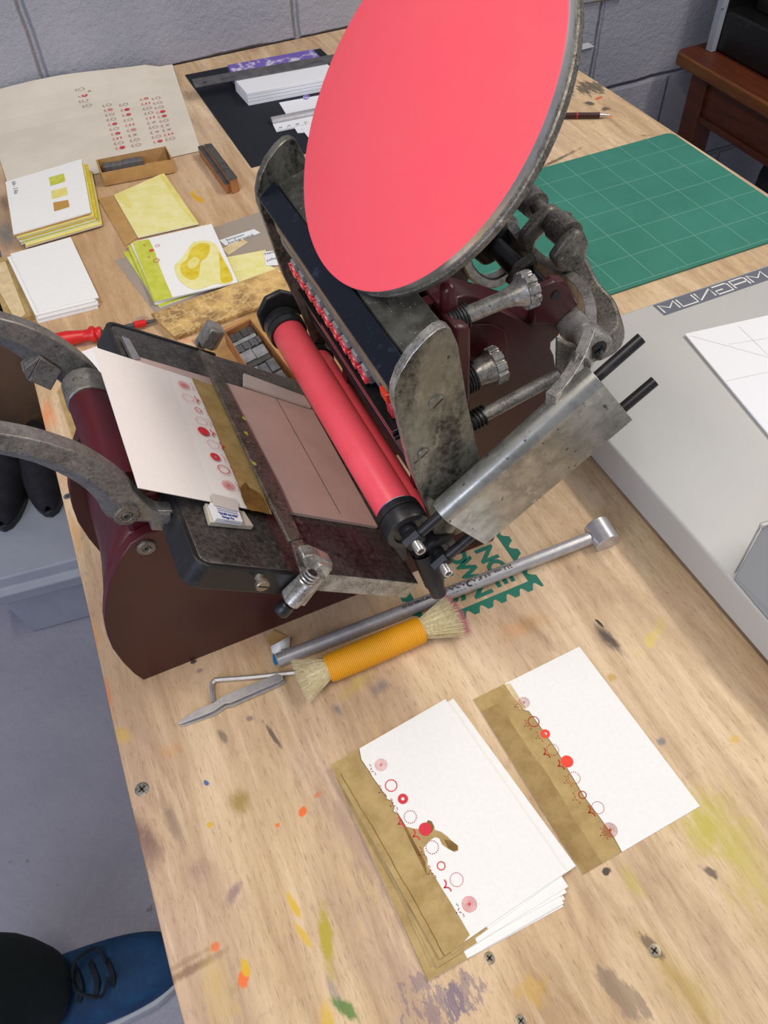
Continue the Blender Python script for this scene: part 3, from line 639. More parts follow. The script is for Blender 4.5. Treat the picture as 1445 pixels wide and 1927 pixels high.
b = MB(); e1 = d.cross(Y).normalized(); e2 = d.cross(e1); b.tube([p0 + d * (-.002 + k / 72 * .014) + (e1 * math.cos(k / 72 * 10 * PI) + e2 * math.sin(k / 72 * 10 * PI)) * .0066 for k in range(73)], .0011, 'black', 6); b.build('spring', rod)

# ---- ink disc
th = math.radians(-53.592); DN = Vector((math.sin(th), 0, math.cos(th))); DC = Vector((-.6254, YC, .3794)); R_ = .1134
b = MB(); b.lathe(DC, -DN, [(0, 0, 'pink'), (0, R_ - .0002, 'pink'), (.0006, R_ + .0010, 'steel'), (.0045, R_ + .0016, 'castlight'), (.0075, R_ + .0010, 'cast'), (.0082, R_ + .0022, 'cast'), (.0125, R_ + .0018, 'cast'), (.0140, R_ - .001, 'cast'), (.0140, R_ - .010, 'cast'), (.008, R_ - .014, 'cast'), (.008, 0, 'cast')], 'cast', 128)
disc = b.build('ink_disc', press, angle=30)
b = MB(); b.lathe(DC - DN * .008, -DN, [(0, .030), (.020, .022), (.045, .012), (.045, 0)], 'cast', 32)
for k in range(5):
    a = 2 * PI * k / 5; e1 = Y; e2 = DN.cross(Y); dd = e1 * math.cos(a) + e2 * math.sin(a)
    b.strap([DC - DN * .009 + dd * .02, DC - DN * .009 + dd * .10], .006, .004, DN, 'cast')
b.build('disc_hub', disc)
b = MB(); h0 = DC - DN * .045
b.strap([h0 + Vector((-.004, 0, 0)), h0 + Vector((.012, 0, -.02)), Vector((-.620, YC, .288)), Vector((-.640, YC, .270))], .016, .020, Y, 'cast'); b.build('disc_bracket', press, bevel=.003)
b = MB(); b.cyl((-.640, YC + .02, .30), (-.640, YC - .02, .30), .008, 'cast'); b.build('disc_pivot', press, bevel=.001)

# ---- rollers
def roller(cx_, cz, first):
    c = Vector((cx_, 0, cz)); y0, y1 = -.6125, -.3775
    b = MB(); b.lathe(c + Y * y0, Y, [(0, .0075), (0, .0145), (.0008, .0150), (.2342, .0150), (.235, .0145), (.235, .0075)], 'pinkroll', 56); r = b.build('ink_roller', press)
    for yy, sg in ((y0, -1), (y1, 1)):
        b = MB(); a = c + Y * yy
        b.lathe(a, Y * sg, [(-.0035, .0158), (-.003, .0172), (.0035, .0176), (.0037, .0166), (.0045, .0166), (.0047, .0176), (.0150, .0174), (.0165, .0168), (.0168, .0120), (.0150, .0110), (.0150, .0070), (.0190, .0066), (.0195, .0040)], 'rubber', 48); rn = b.build('runner', r)
        b = MB(); b.lathe(a, Y * sg, [(.012, .0040), (.0355, .0040), (.0362, .0036), (.0362, .0024), (.031, .0020), (.031, 0)], 'steel', 28); b.build('spindle', r)
    return r
RZ1 = Vector((-.6945, 0, .1475)); RZ2 = Vector((-.6715, 0, .1055))
r1 = roller(RZ1.x, RZ1.z, True); r2 = roller(RZ2.x, RZ2.z, False)
b = MB(); b.lathe(RZ1 + Y * -.6085, Y, [(0, .0151), (.0014, .0151)], 'purple', 56); b.build('purple_ink_band', r1)

# ---- roller carriage: folded steel housings with two sliding rods each
RE = (P(1207, 636, y=-.636) - Vector((RZ1.x, -.636, RZ1.z))).normalized(); RQ = Vector((RE.z, 0, -RE.x))
for side in (-1, 1):
    yc = YC + side * (.636 - .495)
    A0 = Vector((RZ1.x, yc, RZ1.z)); B0 = Vector((RZ2.x, yc, RZ2.z))
    if side < 0:
        a1 = P(1207, 636, y=yc); b1 = P(1232, 717, y=yc)
    else:
        a1 = A0 + RE * .196; b1 = B0 + RE * .196
    for q0, q1 in ((A0, a1), (B0, b1)):
        b = MB(); b.tube([q0 + RE * .0, q1], .0039, 'black', 20); rod_ = b.build('slide_rod', press)
        b = MB(); b.tube([q0 - RE * .0066, q0 + RE * .0066], [.0062, .0062], 'rubber', 8); b.build('rod_eye', rod_)
    # folded plate: section swept along RE
    rad = .0105; yo = yc + side * rad; yi = yc - side * rad
    s0 = P(806, 962, y=yc - rad); s1 = P(1108, 690, y=yc - rad)
    base = A0 if side > 0 else A0
    t0 = (s0 - A0).dot(RE); t1 = (s1 - A0).dot(RE); w1 = (P(908, 1030, y=yc - rad) - A0).dot(RQ) if side < 0 else .066
    if side > 0: t0, t1, w1 = .030, .165, .068
    sec = [(yo, w1)] + [(yc + side * rad * math.cos(a), -rad * math.sin(a)) for a in [k * PI / 10 for k in range(11)]] + [(yi, w1 * .5)]
    inn = [(yi + side * .0012, w1 * .5)] + [(yc + side * (rad - .0012) * math.cos(a), -(rad - .0012) * math.sin(a)) for a in [PI - k * PI / 10 for k in range(11)]] + [(yo - side * .0012, w1)]
    loopp = sec + inn
    def pt(t, q): return Vector((0, q[0], 0)) + Vector((A0.x, 0, A0.z)) + RE * t + RQ * q[1]
    b = MB(); b.prism([pt(t0, q) for q in loopp], RE * (t1 - t0), 'sheet'); hs = b.build('rod_housing', press, bevel=.0003)
# guide bar sticking down from the carriage
b = MB(); g0, g1x = P(795, 1040, y=-.625), P(826, 1118, y=-.642); d = (g1x - g0).normalized()
b.lathe(g0, d, [(0, .0085), ((g1x - g0).length * .72, .0080), ((g1x - g0).length * .74, .0068), ((g1x - g0).length, .0062), ((g1x - g0).length, 0)], 'black', 28); b.build('carriage_stop', press)
b = MB(); b.prism(px([(740, 985), (762, 1010), (770, 1050), (758, 1058), (738, 1030), (728, 995)], y=-.622), (0, .004, 0), 'black'); b.build('hook_plate', press, bevel=.001)
b = MB(); b.prism([(-.715, -.359, .160), (-.705, -.359, .175), (-.690, -.359, .178), (-.676, -.359, .170), (-.672, -.359, .150), (-.690, -.359, .130), (-.712, -.359, .140)], (0, .006, 0), 'rubber'); b.build('hook_plate', press, bevel=.002)

# ---- yoke that drives the roller carriage
def Yk(u, v, y): return P(u, v, y=y)
near = [Yk(962, 424, -.462), Yk(985, 452, -.480), Yk(1008, 478, -.497), Yk(1040, 500, -.517), Yk(1072, 516, -.535), Yk(1096, 540, -.553), Yk(1110, 572, -.573), Yk(1110, 610, -.592), Yk(1098, 650, -.607), Yk(1078, 690, -.620), Yk(1055, 722, -.629), Yk(1036, 742, -.634)]
nz = smooth(near, 4)
b = MB(); b.strap(nz, [.014 + .012 * min(1, i / 14) for i in range(len(nz))], .0078, (-.25, 0, 1), 'castlight')
far = [Vector((p.x, 2 * YC - p.y, p.z)) for p in near[3:]]
f0 = near[2]
b.strap(smooth([f0, Vector((f0.x - .002, -.475, f0.z + .004)), Vector((f0.x + .0, -.455, f0.z + .004))] + far[1:], 4), .016, .0055, (-.25, 0, 1), 'cast'); yk = b.build('carriage_yoke', press, bevel=.0012)
b = MB(); b.prism(px([(1052, 512), (1040, 490), (1066, 454), (1088, 436), (1103, 441), (1110, 458), (1104, 490), (1086, 522)], y=-.534), (0, .009, 0), 'cast'); b.build('clevis_lobe', yk, bevel=.003)
b = MB(); b.prism(px([(980, 474), (985, 446), (1014, 411), (1038, 392), (1056, 396), (1062, 410), (1036, 432), (1012, 455), (1002, 482)], y=-.500), (0, .009, 0), 'cast'); b.build('clevis_lobe', yk, bevel=.003)
ca = P(1085, 456, y=-.531); cb = Vector((ca.x, -.462, ca.z))
b = MB(); b.lathe(ca + Y * .009, Y, [(0, 0), (0, .0110), (.016, .0115), (.0165, .0095), (.031, .0095), (.031, .0060), (.045, .0060), (.046, .0105), (.058, .0110), (.060, .0100), (.060, 0)], 'cast', 32); b.build('clevis_pin', yk)
screwhead(ca, -Y, .0052, par=yk)
b = MB(); b.cyl(ca + Y * .020 + Vector((.004, 0, .007)), ca + Y * .020 + Vector((.006, 0, .011)), .0016, 'castlight', seg=12); b.build('grease_nipple', yk)
# bell crank: from the clevis down to the axle boss
ax = P(1125, 658, y=-.606)
b = MB(); b.strap(smooth([Vector((ca.x + .000, -.526, ca.z - .006)), Yk(1108, 535, -.545), Yk(1136, 575, -.565), Yk(1140, 612, -.585), Vector((ax.x + .000, -.595, ax.z + .006))], 5), .018, [.012 + .010 * k / 20 for k in range(21)], (-.5, 0, 1), 'cast'); b.build('bell_crank', press, bevel=.0025)
b = MB(); b.lathe(ax, Y, [(0, .0042), (0, .0105), (.001, .0118), (.030, .0120), (.034, .0105), (.038, .0105)], 'castlight', 36); boss = b.build('axle_boss', press)
screwhead(ax + Y * .0012, -Y, .0072, par=boss, mname='black')
b = MB(); b.lathe(Vector((ax.x, -.572, ax.z)), Y, [(0, .0105), (.006, .0105), (.14, .0070)], 'black', 28); b.build('axle', press)
b = MB(); b.prism(px([(1090, 668), (1116, 684), (1110, 706), (1078, 730), (1058, 735), (1074, 700)], y=-.618), (0, .008, 0), 'cast'); b.build('carriage_bracket', press, bevel=.002)
b = MB(); b.prism(px([(1052, 640), (1092, 655), (1075, 720), (1050, 738)], y=-.600), (0, .006, 0), 'cast'); b.build('bell_crank_web', press, bevel=.002)
# connecting fork and cam behind the disc
b = MB(); b.tube([P(915, 440, y=-.44), P(985, 512, y=-.475)], .0080, 'black', 24); b.tube([P(900, 430, y=-.445), P(935, 462, y=-.452)], .019, 'black', 30); b.build('cam_roller', press, bevel=.001)
b = MB(); b.strap(smooth(px([(875, 478), (885, 508), (905, 528), (930, 534), (958, 520), (968, 500)], y=-.462), 4), .012, .009, (0, -1, .2), 'castlight'); b.build('connecting_fork', press, bevel=.0015)
b = MB(); b.strap(px([(1005, 478), (975, 500), (955, 535)], y=-.51), .014, .008, (0, -.3, 1), 'cast'); b.build('connecting_link', press, bevel=.002)

# ================================================================== chase with the locked-up type (lifts out of the press)
def CH(u, v, h): return PP(u, v, Vector((bx(.2, .026 - h), 0, .2)), Vector((1, 0, .145)).normalized())
CNn = -Vector((1, 0, .145)).normalized(); CD = Vector((.145, 0, -1)).normalized()
def C3(y, d, h): return Vector((bx(.272, .0215), y, .272)) + CD * d + CNn * h      # d = distance below the bed lip, h = height off the bed
chase = thing('chase', C3(YC, .13, 0), 'iron chase locked up with inked ornament type, clamped in the press bed', 'printing chase')
b = MB()
b.obox(C3(-.612, -.0125, .0008), Y * .233, CD * .010, CNn * .004, 'black'); b.obox(C3(-.612, .105, .0008), Y * .233, CD * .009, CNn * .012, 'black')
b.obox(C3(-.612, -.004, .0008), Y * .006, CD * .110, CNn * .012, 'black'); b.obox(C3(-.385, -.004, .0008), Y * .006, CD * .110, CNn * .012, 'black'); b.build('frame', chase, bevel=.0008)
b = MB(); b.obox(C3(-.604, -.0005, .0012), Y * .205, CD * .0085, CNn * .0195, 'furn'); b.build('wooden_furniture', chase, bevel=.0003)
b = MB(); b.obox(C3(-.592, .0085, .0012), Y * .185, CD * .0065, CNn * .0200, 'typemetal'); b.build('metal_furniture', chase, bevel=.0003)
for k in range(9):       # spacing blocks between the ornaments
    y = -.420 - .0168 * k
    b = MB(); b.obox(C3(y - .0165, .0152, .0012), Y * .0082, CD * .0065, CNn * .0215, 'typelight'); b.build('spacing_block', chase, bevel=.0003)
    b = MB(); b.obox(C3(y - .0080, .0155, .0012), Y * .0076, CD * .0060, CNn * .0185, 'burnt'); b.build('spacing_block', chase, bevel=.0003)
    b = MB(); b.obox(C3(y - .0158, .0222, .0012), Y * .014, CD * .0070, CNn * .0200, 'typemetal')
    b.lathe(C3(y - .0090, .0262, .0212), CNn, [(0, .0058), (.0026, .0054), (.0026, .0036), (.0012, .0034), (.0012, 0)], 'wetink', 20)
    for q in (-1, 0, 1): b.lathe(C3(y - .0012, .0262 + q * .0024, .0212), CNn, [(0, .0012), (.0026, .0010), (.0026, 0)], 'wetink', 8)
    b.build('ornament_type', chase, bevel=.0002)
b = MB(); b.obox(C3(-.612, .0340, .0012), Y * .125, CD * .0030, CNn * .0245, 'blackgloss'); b.build('lead_strip', chase, bevel=.0003)
b = MB(); b.obox(C3(-.606, .0368, .0012), Y * .100, CD * .0022, CNn * .0205, 'typelight'); b.build('lead_strip', chase, bevel=.0003)
b = MB(); b.obox(C3(-.612, .0400, .0012), Y * .180, CD * .0036, CNn * .0240, 'blackgloss'); b.build('lead_strip', chase, bevel=.0003)
b = MB(); b.obox(C3(-.604, .044, .0012), Y * .205, CD * .045, CNn * .014, 'burnt'); b.build('wooden_furniture', chase, bevel=.0003)
b = MB(); b.obox(C3(-.6045, .0090, .0012), Y * .010, CD * .008, CNn * .0215, 'redink'); b.build('quoin', chase, bevel=.0006)
b = MB(); b.obox(C3(-.6045, .0180, .0012), Y * .009, CD * .014, CNn * .0200, 'wetink'); b.build('quoin', chase, bevel=.001)
ORD = ['first', 'second', 'third', 'fourth', 'fifth', 'sixth', 'seventh', 'eighth', 'ninth', 'tenth', 'eleventh']
def smooth_px(L):
    L = [Vector((u, v, 0)) for u, v in L]; n = len(L); out = []
    for i in range(n):
        p0, p1, p2, p3 = L[i - 1], L[i], L[(i + 1) % n], L[(i + 2) % n]
        for k in range(3):
            t = k / 3; q = .5 * ((2 * p1) + (p2 - p0) * t + (2 * p0 - 5 * p1 + 4 * p2 - p3) * t * t + (3 * p1 - p0 - 3 * p2 + p3) * t ** 3); out.append((q.x, q.y))
    return out

# ================================================================== printed cards
def in_frame(p, O, ex, ey):
    d = p - O; return d.dot(ex), d.dot(ey)
def wavy(n, x0, amp, seed, y0, y1):
    r = random.Random(seed); out = []; ph = [r.uniform(0, 6.28) for _ in range(6)]
    for k in range(n + 1):
        t = k / n; y = y0 + (y1 - y0) * t
        x = x0 + amp * sum(math.sin((2.3 ** i) * 3.1 * t * 2 + ph[i]) / (1.6 ** i) for i in range(6)) * .5
        out.append((x, y))
    return out
def motif(b, c, ex, ey, n, kind, ant, r, md, mp, m_ant=None, off=.0112, k=1.0):
    """ornament: ring / disc plus a small forked antler on its -ex side"""
    m_ant = m_ant or md
    if kind == 'rings':
        for q in (1.0, .82, .64, .46): b.ring(c, ex, ey, r * q, r * q - .00022 * k, mp)
        b.ring(c, ex, ey, r * .26, r * .12, mp, 8)
    elif kind == 'rings2':
        for q in (1.0, .84, .68, .52, .38): b.ring(c, ex, ey, r * q, r * q - .0003 * k, mp)
        b.ring(c, ex, ey, r * .24, r * .06, mp, 8)
    elif kind == 'ring': b.ring(c, ex, ey, r, r - .0007 * k, mp)
    elif kind == 'thin': b.ring(c, ex, ey, r, r - .0003 * k, mp)
    elif kind == 'donut': b.ring(c, ex, ey, r, r * .34, mp)
    elif kind == 'disc': b.disc(c, ex, ey, r, mp, 32)
    elif kind == 'dots':
        for i in range(18):
            a = 2 * PI * i / 18; b.disc(c + (ex * math.cos(a) + ey * math.sin(a)) * r, ex, ey, .00042 * k, md, 7)
    s = .0052 * k; J = c - ex * (off + .0006) * 1.0
    arms = []
    for sg in (1, -1):
        arms.append([J + ex * s * (.62 * math.sin(t * PI * .62)) + ey * sg * s * (.10 * t + .75 * t ** 1.7) for t in [i / 6 for i in range(7)]])
    for A in arms:
        if ant == 'solid': b.stroke(A, .0009 * k, n, m_ant)
        else:
            for i in (0, 2, 3, 5, 6): b.disc(A[i], ex, ey, .00042 * k, m_ant, 7)
def card_mesh(name, O, ex, ey, wx, wy, th, stainpoly=None, extra=None, par=None, sm='stain'):
    n = ex.cross(ey).normalized()
    if n.z < 0: n = -n
    b = MB(); b.prism([O, O + ex * wx, O + ex * wx + ey * wy, O + ey * wy], n * th, 'paper', 'paper', 'paper')
    T = O + n * (th + .00005)
    if stainpoly: b.face([T + ex * x + ey * y for x, y in stainpoly], sm)
    if extra: extra(b, T + n * .00006, n)
    return b.build(name, par, tuple(O), recalc=False, merge=False)

# card lying alone on the right: four corners traced on the table top
Bb, Br = P(1090, 1217, .0006), P(1317, 1517, .0006)
ey = (Br - Bb).normalized(); ex = Vector((ey.y, -ey.x, 0)); ex = -ex if ex.x > 0 else ex     # ex: towards the brown edge (-X)
ex_r = -ex     # motif frame: antler lies towards -ex_r = ex side (left)
z0 = .0003
O = Vector((Bb.x, Bb.y, z0))
wy = (Br - Bb).length; wx = .104
edge = [in_frame(P(u, v, .0008), O, ex, ey) for u, v in ((948, 1287), (965, 1312), (985, 1336), (995, 1338), (1020, 1372), (1045, 1408), (1070, 1450), (1100, 1500), (1130, 1540), (1155, 1575), (1168, 1600))]
edge[0] = (edge[0][0], 0.0); edge[-1] = (edge[-1][0], wy)
def exB(b, T, n):
    # darker tide line along the outer edge of the wash and a pale strip at the top
    A = wavy(60, .087, .0016, 3, 0.012, wy); b.face([T + ex * x + ey * y for x, y in A + [(wx, wy), (wx, .012)]], 'stainmid')
    w2 = [in_frame(P(u, v, .0008), O, ex, ey) for u, v in ((960, 1286), (972, 1305), (990, 1335), (980, 1337), (962, 1311), (947, 1288))]
    b.face([T + ex * x + ey * max(0, y) for x, y in w2], 'stain3')
    b.stroke([T + n * .00003 + ex * (x + .0003) + ey * y for x, y in edge], .0005, n, 'stain2')
    for u, v, kd, an, r in ((986, 1322, 'rings', 'dots', .0046), (1004, 1358, 'ring', 'dots', .0046), (1026, 1381, 'donut', 'dots', .0037), (1040, 1411, 'dots', 'solid', .0045), (1067, 1433, 'disc', 'solid', .0047),
                            (1080, 1464, 'dots', 'dots', .0045), (1096, 1496, 'ring', 'dots', .0031), (1125, 1520, 'thin', 'solid', .0046), (1148, 1562, 'rings2', 'dots', .0052)):
        c = O + (P(u, v, .0008) - O).dot(ex) * ex + (P(u, v, .0008) - O).dot(ey) * ey; c.z = (T + n * .0001).z
        motif(b, c, -ex, ey, n, kd, an, r, 'printo', 'prints' if kd in ('disc', 'donut') else 'printo', off=.0078)
stB = edge + [(wx, wy), (wx, 0.0)]
tag(card_mesh('printed_card', O, ex, ey, wx, wy, .0005, stB, exB), 'single white card with brown left strip and red ornaments, lying right of the card stack', 'card')

# stack of cards on the left, bottom first
Ts = [((843, 1322), (1060, 1706), .0002), ((848, 1318), (1063, 1693), .0010), ((840, 1324), (1061, 1700), .0018), ((850, 1322), (1066, 1680), .0026), ((846, 1320), (1069, 1669), .0034), ((853, 1315), (1088, 1636), .0042), ((838, 1316), (1065, 1641), .0052)]
descr = ['bottom white card of the front stack, brown corner sticking out lowest', 'second card from the bottom of the front stack, edge just above the lowest card',
         'third card from the bottom of the front stack of brown-edged cards', 'middle card of the front stack, its white corner below the turned card', 'white card third from top of the front stack, under the turned card',
         'second card from the top of the front stack, its white corner sticking out right', 'top card of the front stack with antler-shaped brown stain']
for i, (t, r, zz) in enumerate(Ts):
    Tt, Rr = P(*t, zz), P(*r, zz); ey = (Rr - Tt).normalized()
    if i < 5: ey = Vector((ey.x * .9 + .0 - (.02 if i % 2 else 0), ey.y, 0)).normalized()
    ex = Vector((ey.y, -ey.x, 0)); ex = -ex if ex.x > 0 else ex
    L = .151; wx = .105; O = Rr - ey * L; O.z = zz
    if i == 5: O = Tt.copy()
    wy = L
    if i == 6:
        O = Tt.copy(); wy = (Rr - Tt).length
        edge = [in_frame(P(u, v, zz), O, ex, ey) for u, v in ((672, 1402), (666, 1410), (680, 1430), (697, 1455), (701, 1463), (712, 1478), (720, 1490), (728, 1499), (727, 1504), (737, 1507), (742, 1520), (740, 1527), (750, 1533), (755, 1543), (764, 1556), (780, 1560), (794, 1561), (806, 1556), (802, 1550), (805, 1544), (812, 1546), (817, 1556), (818, 1562), (830, 1566), (842, 1575), (850, 1583), (862, 1592), (862, 1601), (855, 1604), (843, 1598), (832, 1590), (826, 1578), (818, 1576), (806, 1584), (797, 1596), (799, 1606), (805, 1620), (804, 1628), (815, 1645), (830, 1670), (850, 1702), (868, 1732), (884, 1760))]
        edge = [(x, min(y, wy)) for x, y in edge]
        while edge[1][1] < .0015: edge.pop(1)
        edge[0] = (edge[0][0], 0.0)
        st = edge + [(edge[-1][0] + .006, wy), (wx, wy), (wx, 0)]
        def ex6(b, T, n, ex=ex, ey=ey, O=O, wy=wy, edge=edge, wx=wx):
            b.stroke([T + n * .00006 + ex * (x + .0003) + ey * y for x, y in edge[:12]], .0005, n, 'stain2')
            for si_, seg_ in enumerate((((615, 1418), (662, 1400), (671, 1410), (664, 1415), (620, 1434)), ((742, 1520), (752, 1540), (770, 1580), (790, 1620), (804, 1650), (800, 1622), (782, 1590), (764, 1556), (750, 1533)),
                         ((835, 1580), (850, 1583), (861, 1592), (861, 1600), (852, 1602), (843, 1596)), ((806, 1556), (802, 1550), (805, 1544), (812, 1546), (817, 1556), (812, 1568)))):
                b.face([T + n * (.00001 * si_) + ex * min(q[0], wx) + ey * max(q[1], 0) for q in [in_frame(P(u, v, zz), O, ex, ey) for u, v in seg_]], 'stain2')
            b.stroke([T + n * .00004 + ex * x + ey * y for x, y in wavy(60, wx - .004, .0008, 8, .01, wy)], .0006, n, 'stain2')
            for u, v, kd, an, r in ((717, 1440, 'rings', 'dots', .0047), (736, 1479, 'ring', 'dots', .0047), (758, 1504, 'donut', 'dots', .0038), (772, 1538, 'dots', 'solid', .0045), (800, 1561, 'disc', 'solid', .0047),
                                    (813, 1595, 'dots', 'dots', .0045), (830, 1630, 'ring', 'dots', .0031), (859, 1656, 'thin', 'solid', .0047), (883, 1702, 'rings2', 'dots', .0051)):
                q = P(u, v, zz); c = O + (q - O).dot(ex) * ex + (q - O).dot(ey) * ey; c.z = (T + n * .00014).z
                motif(b, c, -ex, ey, n, kd, an, r, 'printd', 'print', 'print' if an == 'solid' else 'printd', off=.0098)
        o = card_mesh('printed_card', O, ex, ey, wx, wy, .0006, st, ex6)
    else:
        st = wavy(40, .072 + .002 * (i % 3), .0012, i + 11, 0, wy) + [(wx, wy), (wx, 0)]
        o = card_mesh('printed_card', O, ex, ey, wx, wy, .0006, st, None)
    tag(o, descr[i], 'card', 'brown-edged cards stacked at the front')

# card held on the platen by the gripper
b = MB(); hs_ = [.016, .0085, .006, .0055]
cols = []
L_, R_c = [(175, 652), (260, 918)], [(418, 731), (510, 966)]
grid = []
NXc, NYc = 12, 8
for i in range(NXc + 1):
    t = i / NXc; row = []
    h = .006 + .011 * max(0, 1 - t / .62) ** 1.3
    for j in range(NYc + 1):
        s = j / NYc
        u = (L_[0][0] * (1 - t) + R_c[0][0] * t) * (1 - s) + (L_[1][0] * (1 - t) + R_c[1][0] * t) * s
        v = (L_[0][1] * (1 - t) + R_c[0][1] * t) * (1 - s) + (L_[1][1] * (1 - t) + R_c[1][1] * t) * s
        row.append(PL(u, v, h))
    grid.append(row)
for i in range(NXc):
    for j in range(NYc): b.face([grid[i][j], grid[i + 1][j], grid[i + 1][j + 1], grid[i][j + 1]], 'paper')
for i in range(NXc):
    for j in range(NYc): b.face([grid[i][j + 1] - PN * .0005, grid[i + 1][j + 1] - PN * .0005, grid[i + 1][j] - PN * .0005, grid[i][j] - PN * .0005], 'paper')
for j in range(NYc):
    b.face([grid[0][j], grid[0][j + 1], grid[0][j + 1] - PN * .0005, grid[0][j] - PN * .0005], 'paper'); b.face([grid[-1][j], grid[-1][j + 1], grid[-1][j + 1] - PN * .0005, grid[-1][j] - PN * .0005], 'stain2')
for i in range(NXc):
    b.face([grid[i][-1], grid[i + 1][-1], grid[i + 1][-1] - PN * .0005, grid[i][-1] - PN * .0005], 'beige'); b.face([grid[i][0], grid[i + 1][0], grid[i + 1][0] - PN * .0005, grid[i][0] - PN * .0005], 'beige')
hh = .0072
sp_ = [(361, 711), (412, 729), (420, 750), (512, 968), (466, 958), (440, 890), (418, 840), (400, 795)]
b.face([PL(u, v, hh) for u, v in sp_], 'stain')
b.face([PL(u, v, hh + .0001) for u, v in smooth_px(((452, 922), (462, 908), (470, 918), (482, 924), (494, 934), (508, 966), (488, 962), (466, 957)))], 'stain2')
b.stroke([PL(u, v, hh + .0002) for u, v in ((361, 711), (400, 795), (418, 840), (440, 890), (466, 958))], .0005, PN, 'stain2')
for u, v, kd, an, r in ((346, 724, 'rings2', 'dots', .0048), (354, 748, 'thin', 'solid', .0048), (373, 771, 'ring', 'dots', .0030), (379, 792, 'dots', 'dots', .0047), (383, 811, 'disc', 'solid', .0047),
                        (401, 836, 'dots', 'solid', .0047), (405, 859, 'donut', 'dots', .0040), (421, 883, 'ring', 'dots', .0048), (430, 913, 'rings2', 'dots', .0050)):
    motif(b, PL(u, v, hh + .0004), -PE, Y, PN, kd, an, r, 'print', 'print', off=.0095)
pc = b.build('printed_card', None, tuple(PL(260, 918, .012)), recalc=False, merge=False, angle=60)
tag(pc, 'white card with brown strip and red ornaments held under the gripper bar on the platen', 'card')
# taped gauge pin block beneath it
gp = thing('gauge_pin', tuple(PL(430, 975, .002)), 'small white-labelled gauge pin block on the platen beside the card', 'gauge pin')
b = MB(); b.prism([p - PN * .004 for p in (PL(386, 946, .0045), PL(460, 962, .0045), PL(478, 990, .0045), PL(396, 982, .0045))], PN * .004, 'beige'); b.build('card_pad', gp, bevel=.0005)
b = MB(); q4 = [PL(396, 945, .0085), PL(447, 956, .0085), PL(466, 978, .0085) if False else PL(457, 982, .0085), PL(408, 975, .0085)]
b.prism([p - PN * .0038 for p in q4], PN * .0038, 'label')
e1 = (q4[1] - q4[0]).normalized(); e2 = -(q4[3] - q4[0]).normalized(); tb = q4[0] + PN * .00015
b.text('"BASE SAVER"', tb + e1 * .0030 - e2 * .0105, e1, e2, .0022, 'blueink', .8, .0002)
b.text('Gauge Pin', tb + e1 * .0045 - e2 * .0135, e1, e2, .0020, 'blueink', .8, .0002)
for k in range(3): b.stroke([tb + e1 * .003 - e2 * (.003 + .0018 * k), tb + e1 * .019 - e2 * (.003 + .0018 * k)], .0006, PN, 'blueink')
b.stroke([tb + e1 * .005 - e2 * .0165, tb + e1 * .017 - e2 * .0165], .0005, PN, 'blueink')
b.build('label', gp, merge=False)
b = MB(); b.prism([p - PN * .0003 for p in (PL(398, 928, .0092), PL(446, 940, .0092), PL(450, 962, .0092), PL(402, 950, .0092))], PN * .0003, 'tape'); b.build('tape', gp)

# ================================================================== tools on the table
def ongr(p, r): return Vector((p.x, p.y, r))
# roller gauge: long rod with a short fat cylinder at its end
rg = thing('roller_gauge', tuple(P(820, 1130, 0)), 'long thin grey metal rod gauge with a short fat cylinder head', 'gauge')
ra, rb = ongr(P(521, 1243, .0062), .0062), ongr(P(1108, 1016, .0062), .0085)
b = MB(); d = (rb - ra).normalized(); Lr = (rb - ra).length
b.lathe(ra, d, [(0, .0), (0, .0050), (.0008, .0060), (Lr, .0060)], 'alu', 32)
sidev = d.cross(Z).normalized()
def wrapf(o_t, rev=-1):
    def w(a, c):      # lettering wrapped round the rod, read upside down from the press side
        ang = (c - .0012) / .0061; t = o_t - a
        rad_ = .00612
        nn = Z * math.cos(ang) + sidev * math.sin(ang)
        return ra + d * t + nn * rad_
    return w
b.text('adanaletterpress.co.uk', Vector(), X, Y, .0036, 'black', .92, .00012, wrap=wrapf(.158))
b.text('23.31mm / 0.918"', Vector(), X, Y, .0036, 'black', .92, .0001, wrap=wrapf(.222))
b.text('ADANA', Vector(), X, Y, .0056, 'black', .95, .0004, wrap=wrapf(.187))
b.build('rod', rg, merge=False)
b = MB(); hc = P(1119, 1000, .012); hd = Vector((-.05, -1, -.12)).normalized(); hc = rb + d * .0125 + Vector((0, .010, .0035))
b.lathe(hc, hd, [(0, 0), (0, .0112), (.0006, .0118), (.0225, .0118), (.0233, .0112), (.0233, 0)], 'alu', 56); b.build('cylinder_head', rg)

# brush
br_ = thing('brush', tuple(P(700, 1235, 0)), 'short cream bristle brush bound with bright orange twine', 'brush')
b0, b1 = P(617, 1259, .012), P(792, 1185, .012)
d = (b1 - b0).normalized(); Lb = (b1 - b0).length; sv = d.cross(Z).normalized()
m = NT('orange_twine'); mp = m.mapped((1, 1, 1), (0, 0, -math.atan2(d.y, d.x)))
wv = m.node('ShaderNodeTexWave', wave_type='BANDS', bands_direction='X'); wv.inputs['Scale'].default_value = 205; wv.inputs['Distortion'].default_value = .6; m.l.new(mp, wv.inputs[0])
m.set('Base Color', m.mix(wv.outputs['Fac'], sr(232, 142, 4), sr(255, 188, 24))); m.set('Roughness', .55); m.bump(wv.outputs['Fac'], .6, .0008); M['orange'] = m.m
b = MB(); b.lathe(b0, d, [(-.001, .0085), (0, .0112), (.004, .0120), (Lb * .5, .0124), (Lb - .004, .0118), (Lb, .0112), (Lb + .001, .0085)], 'orange', 48); b.build('twine_binding', br_)
r_ = random.Random(3)
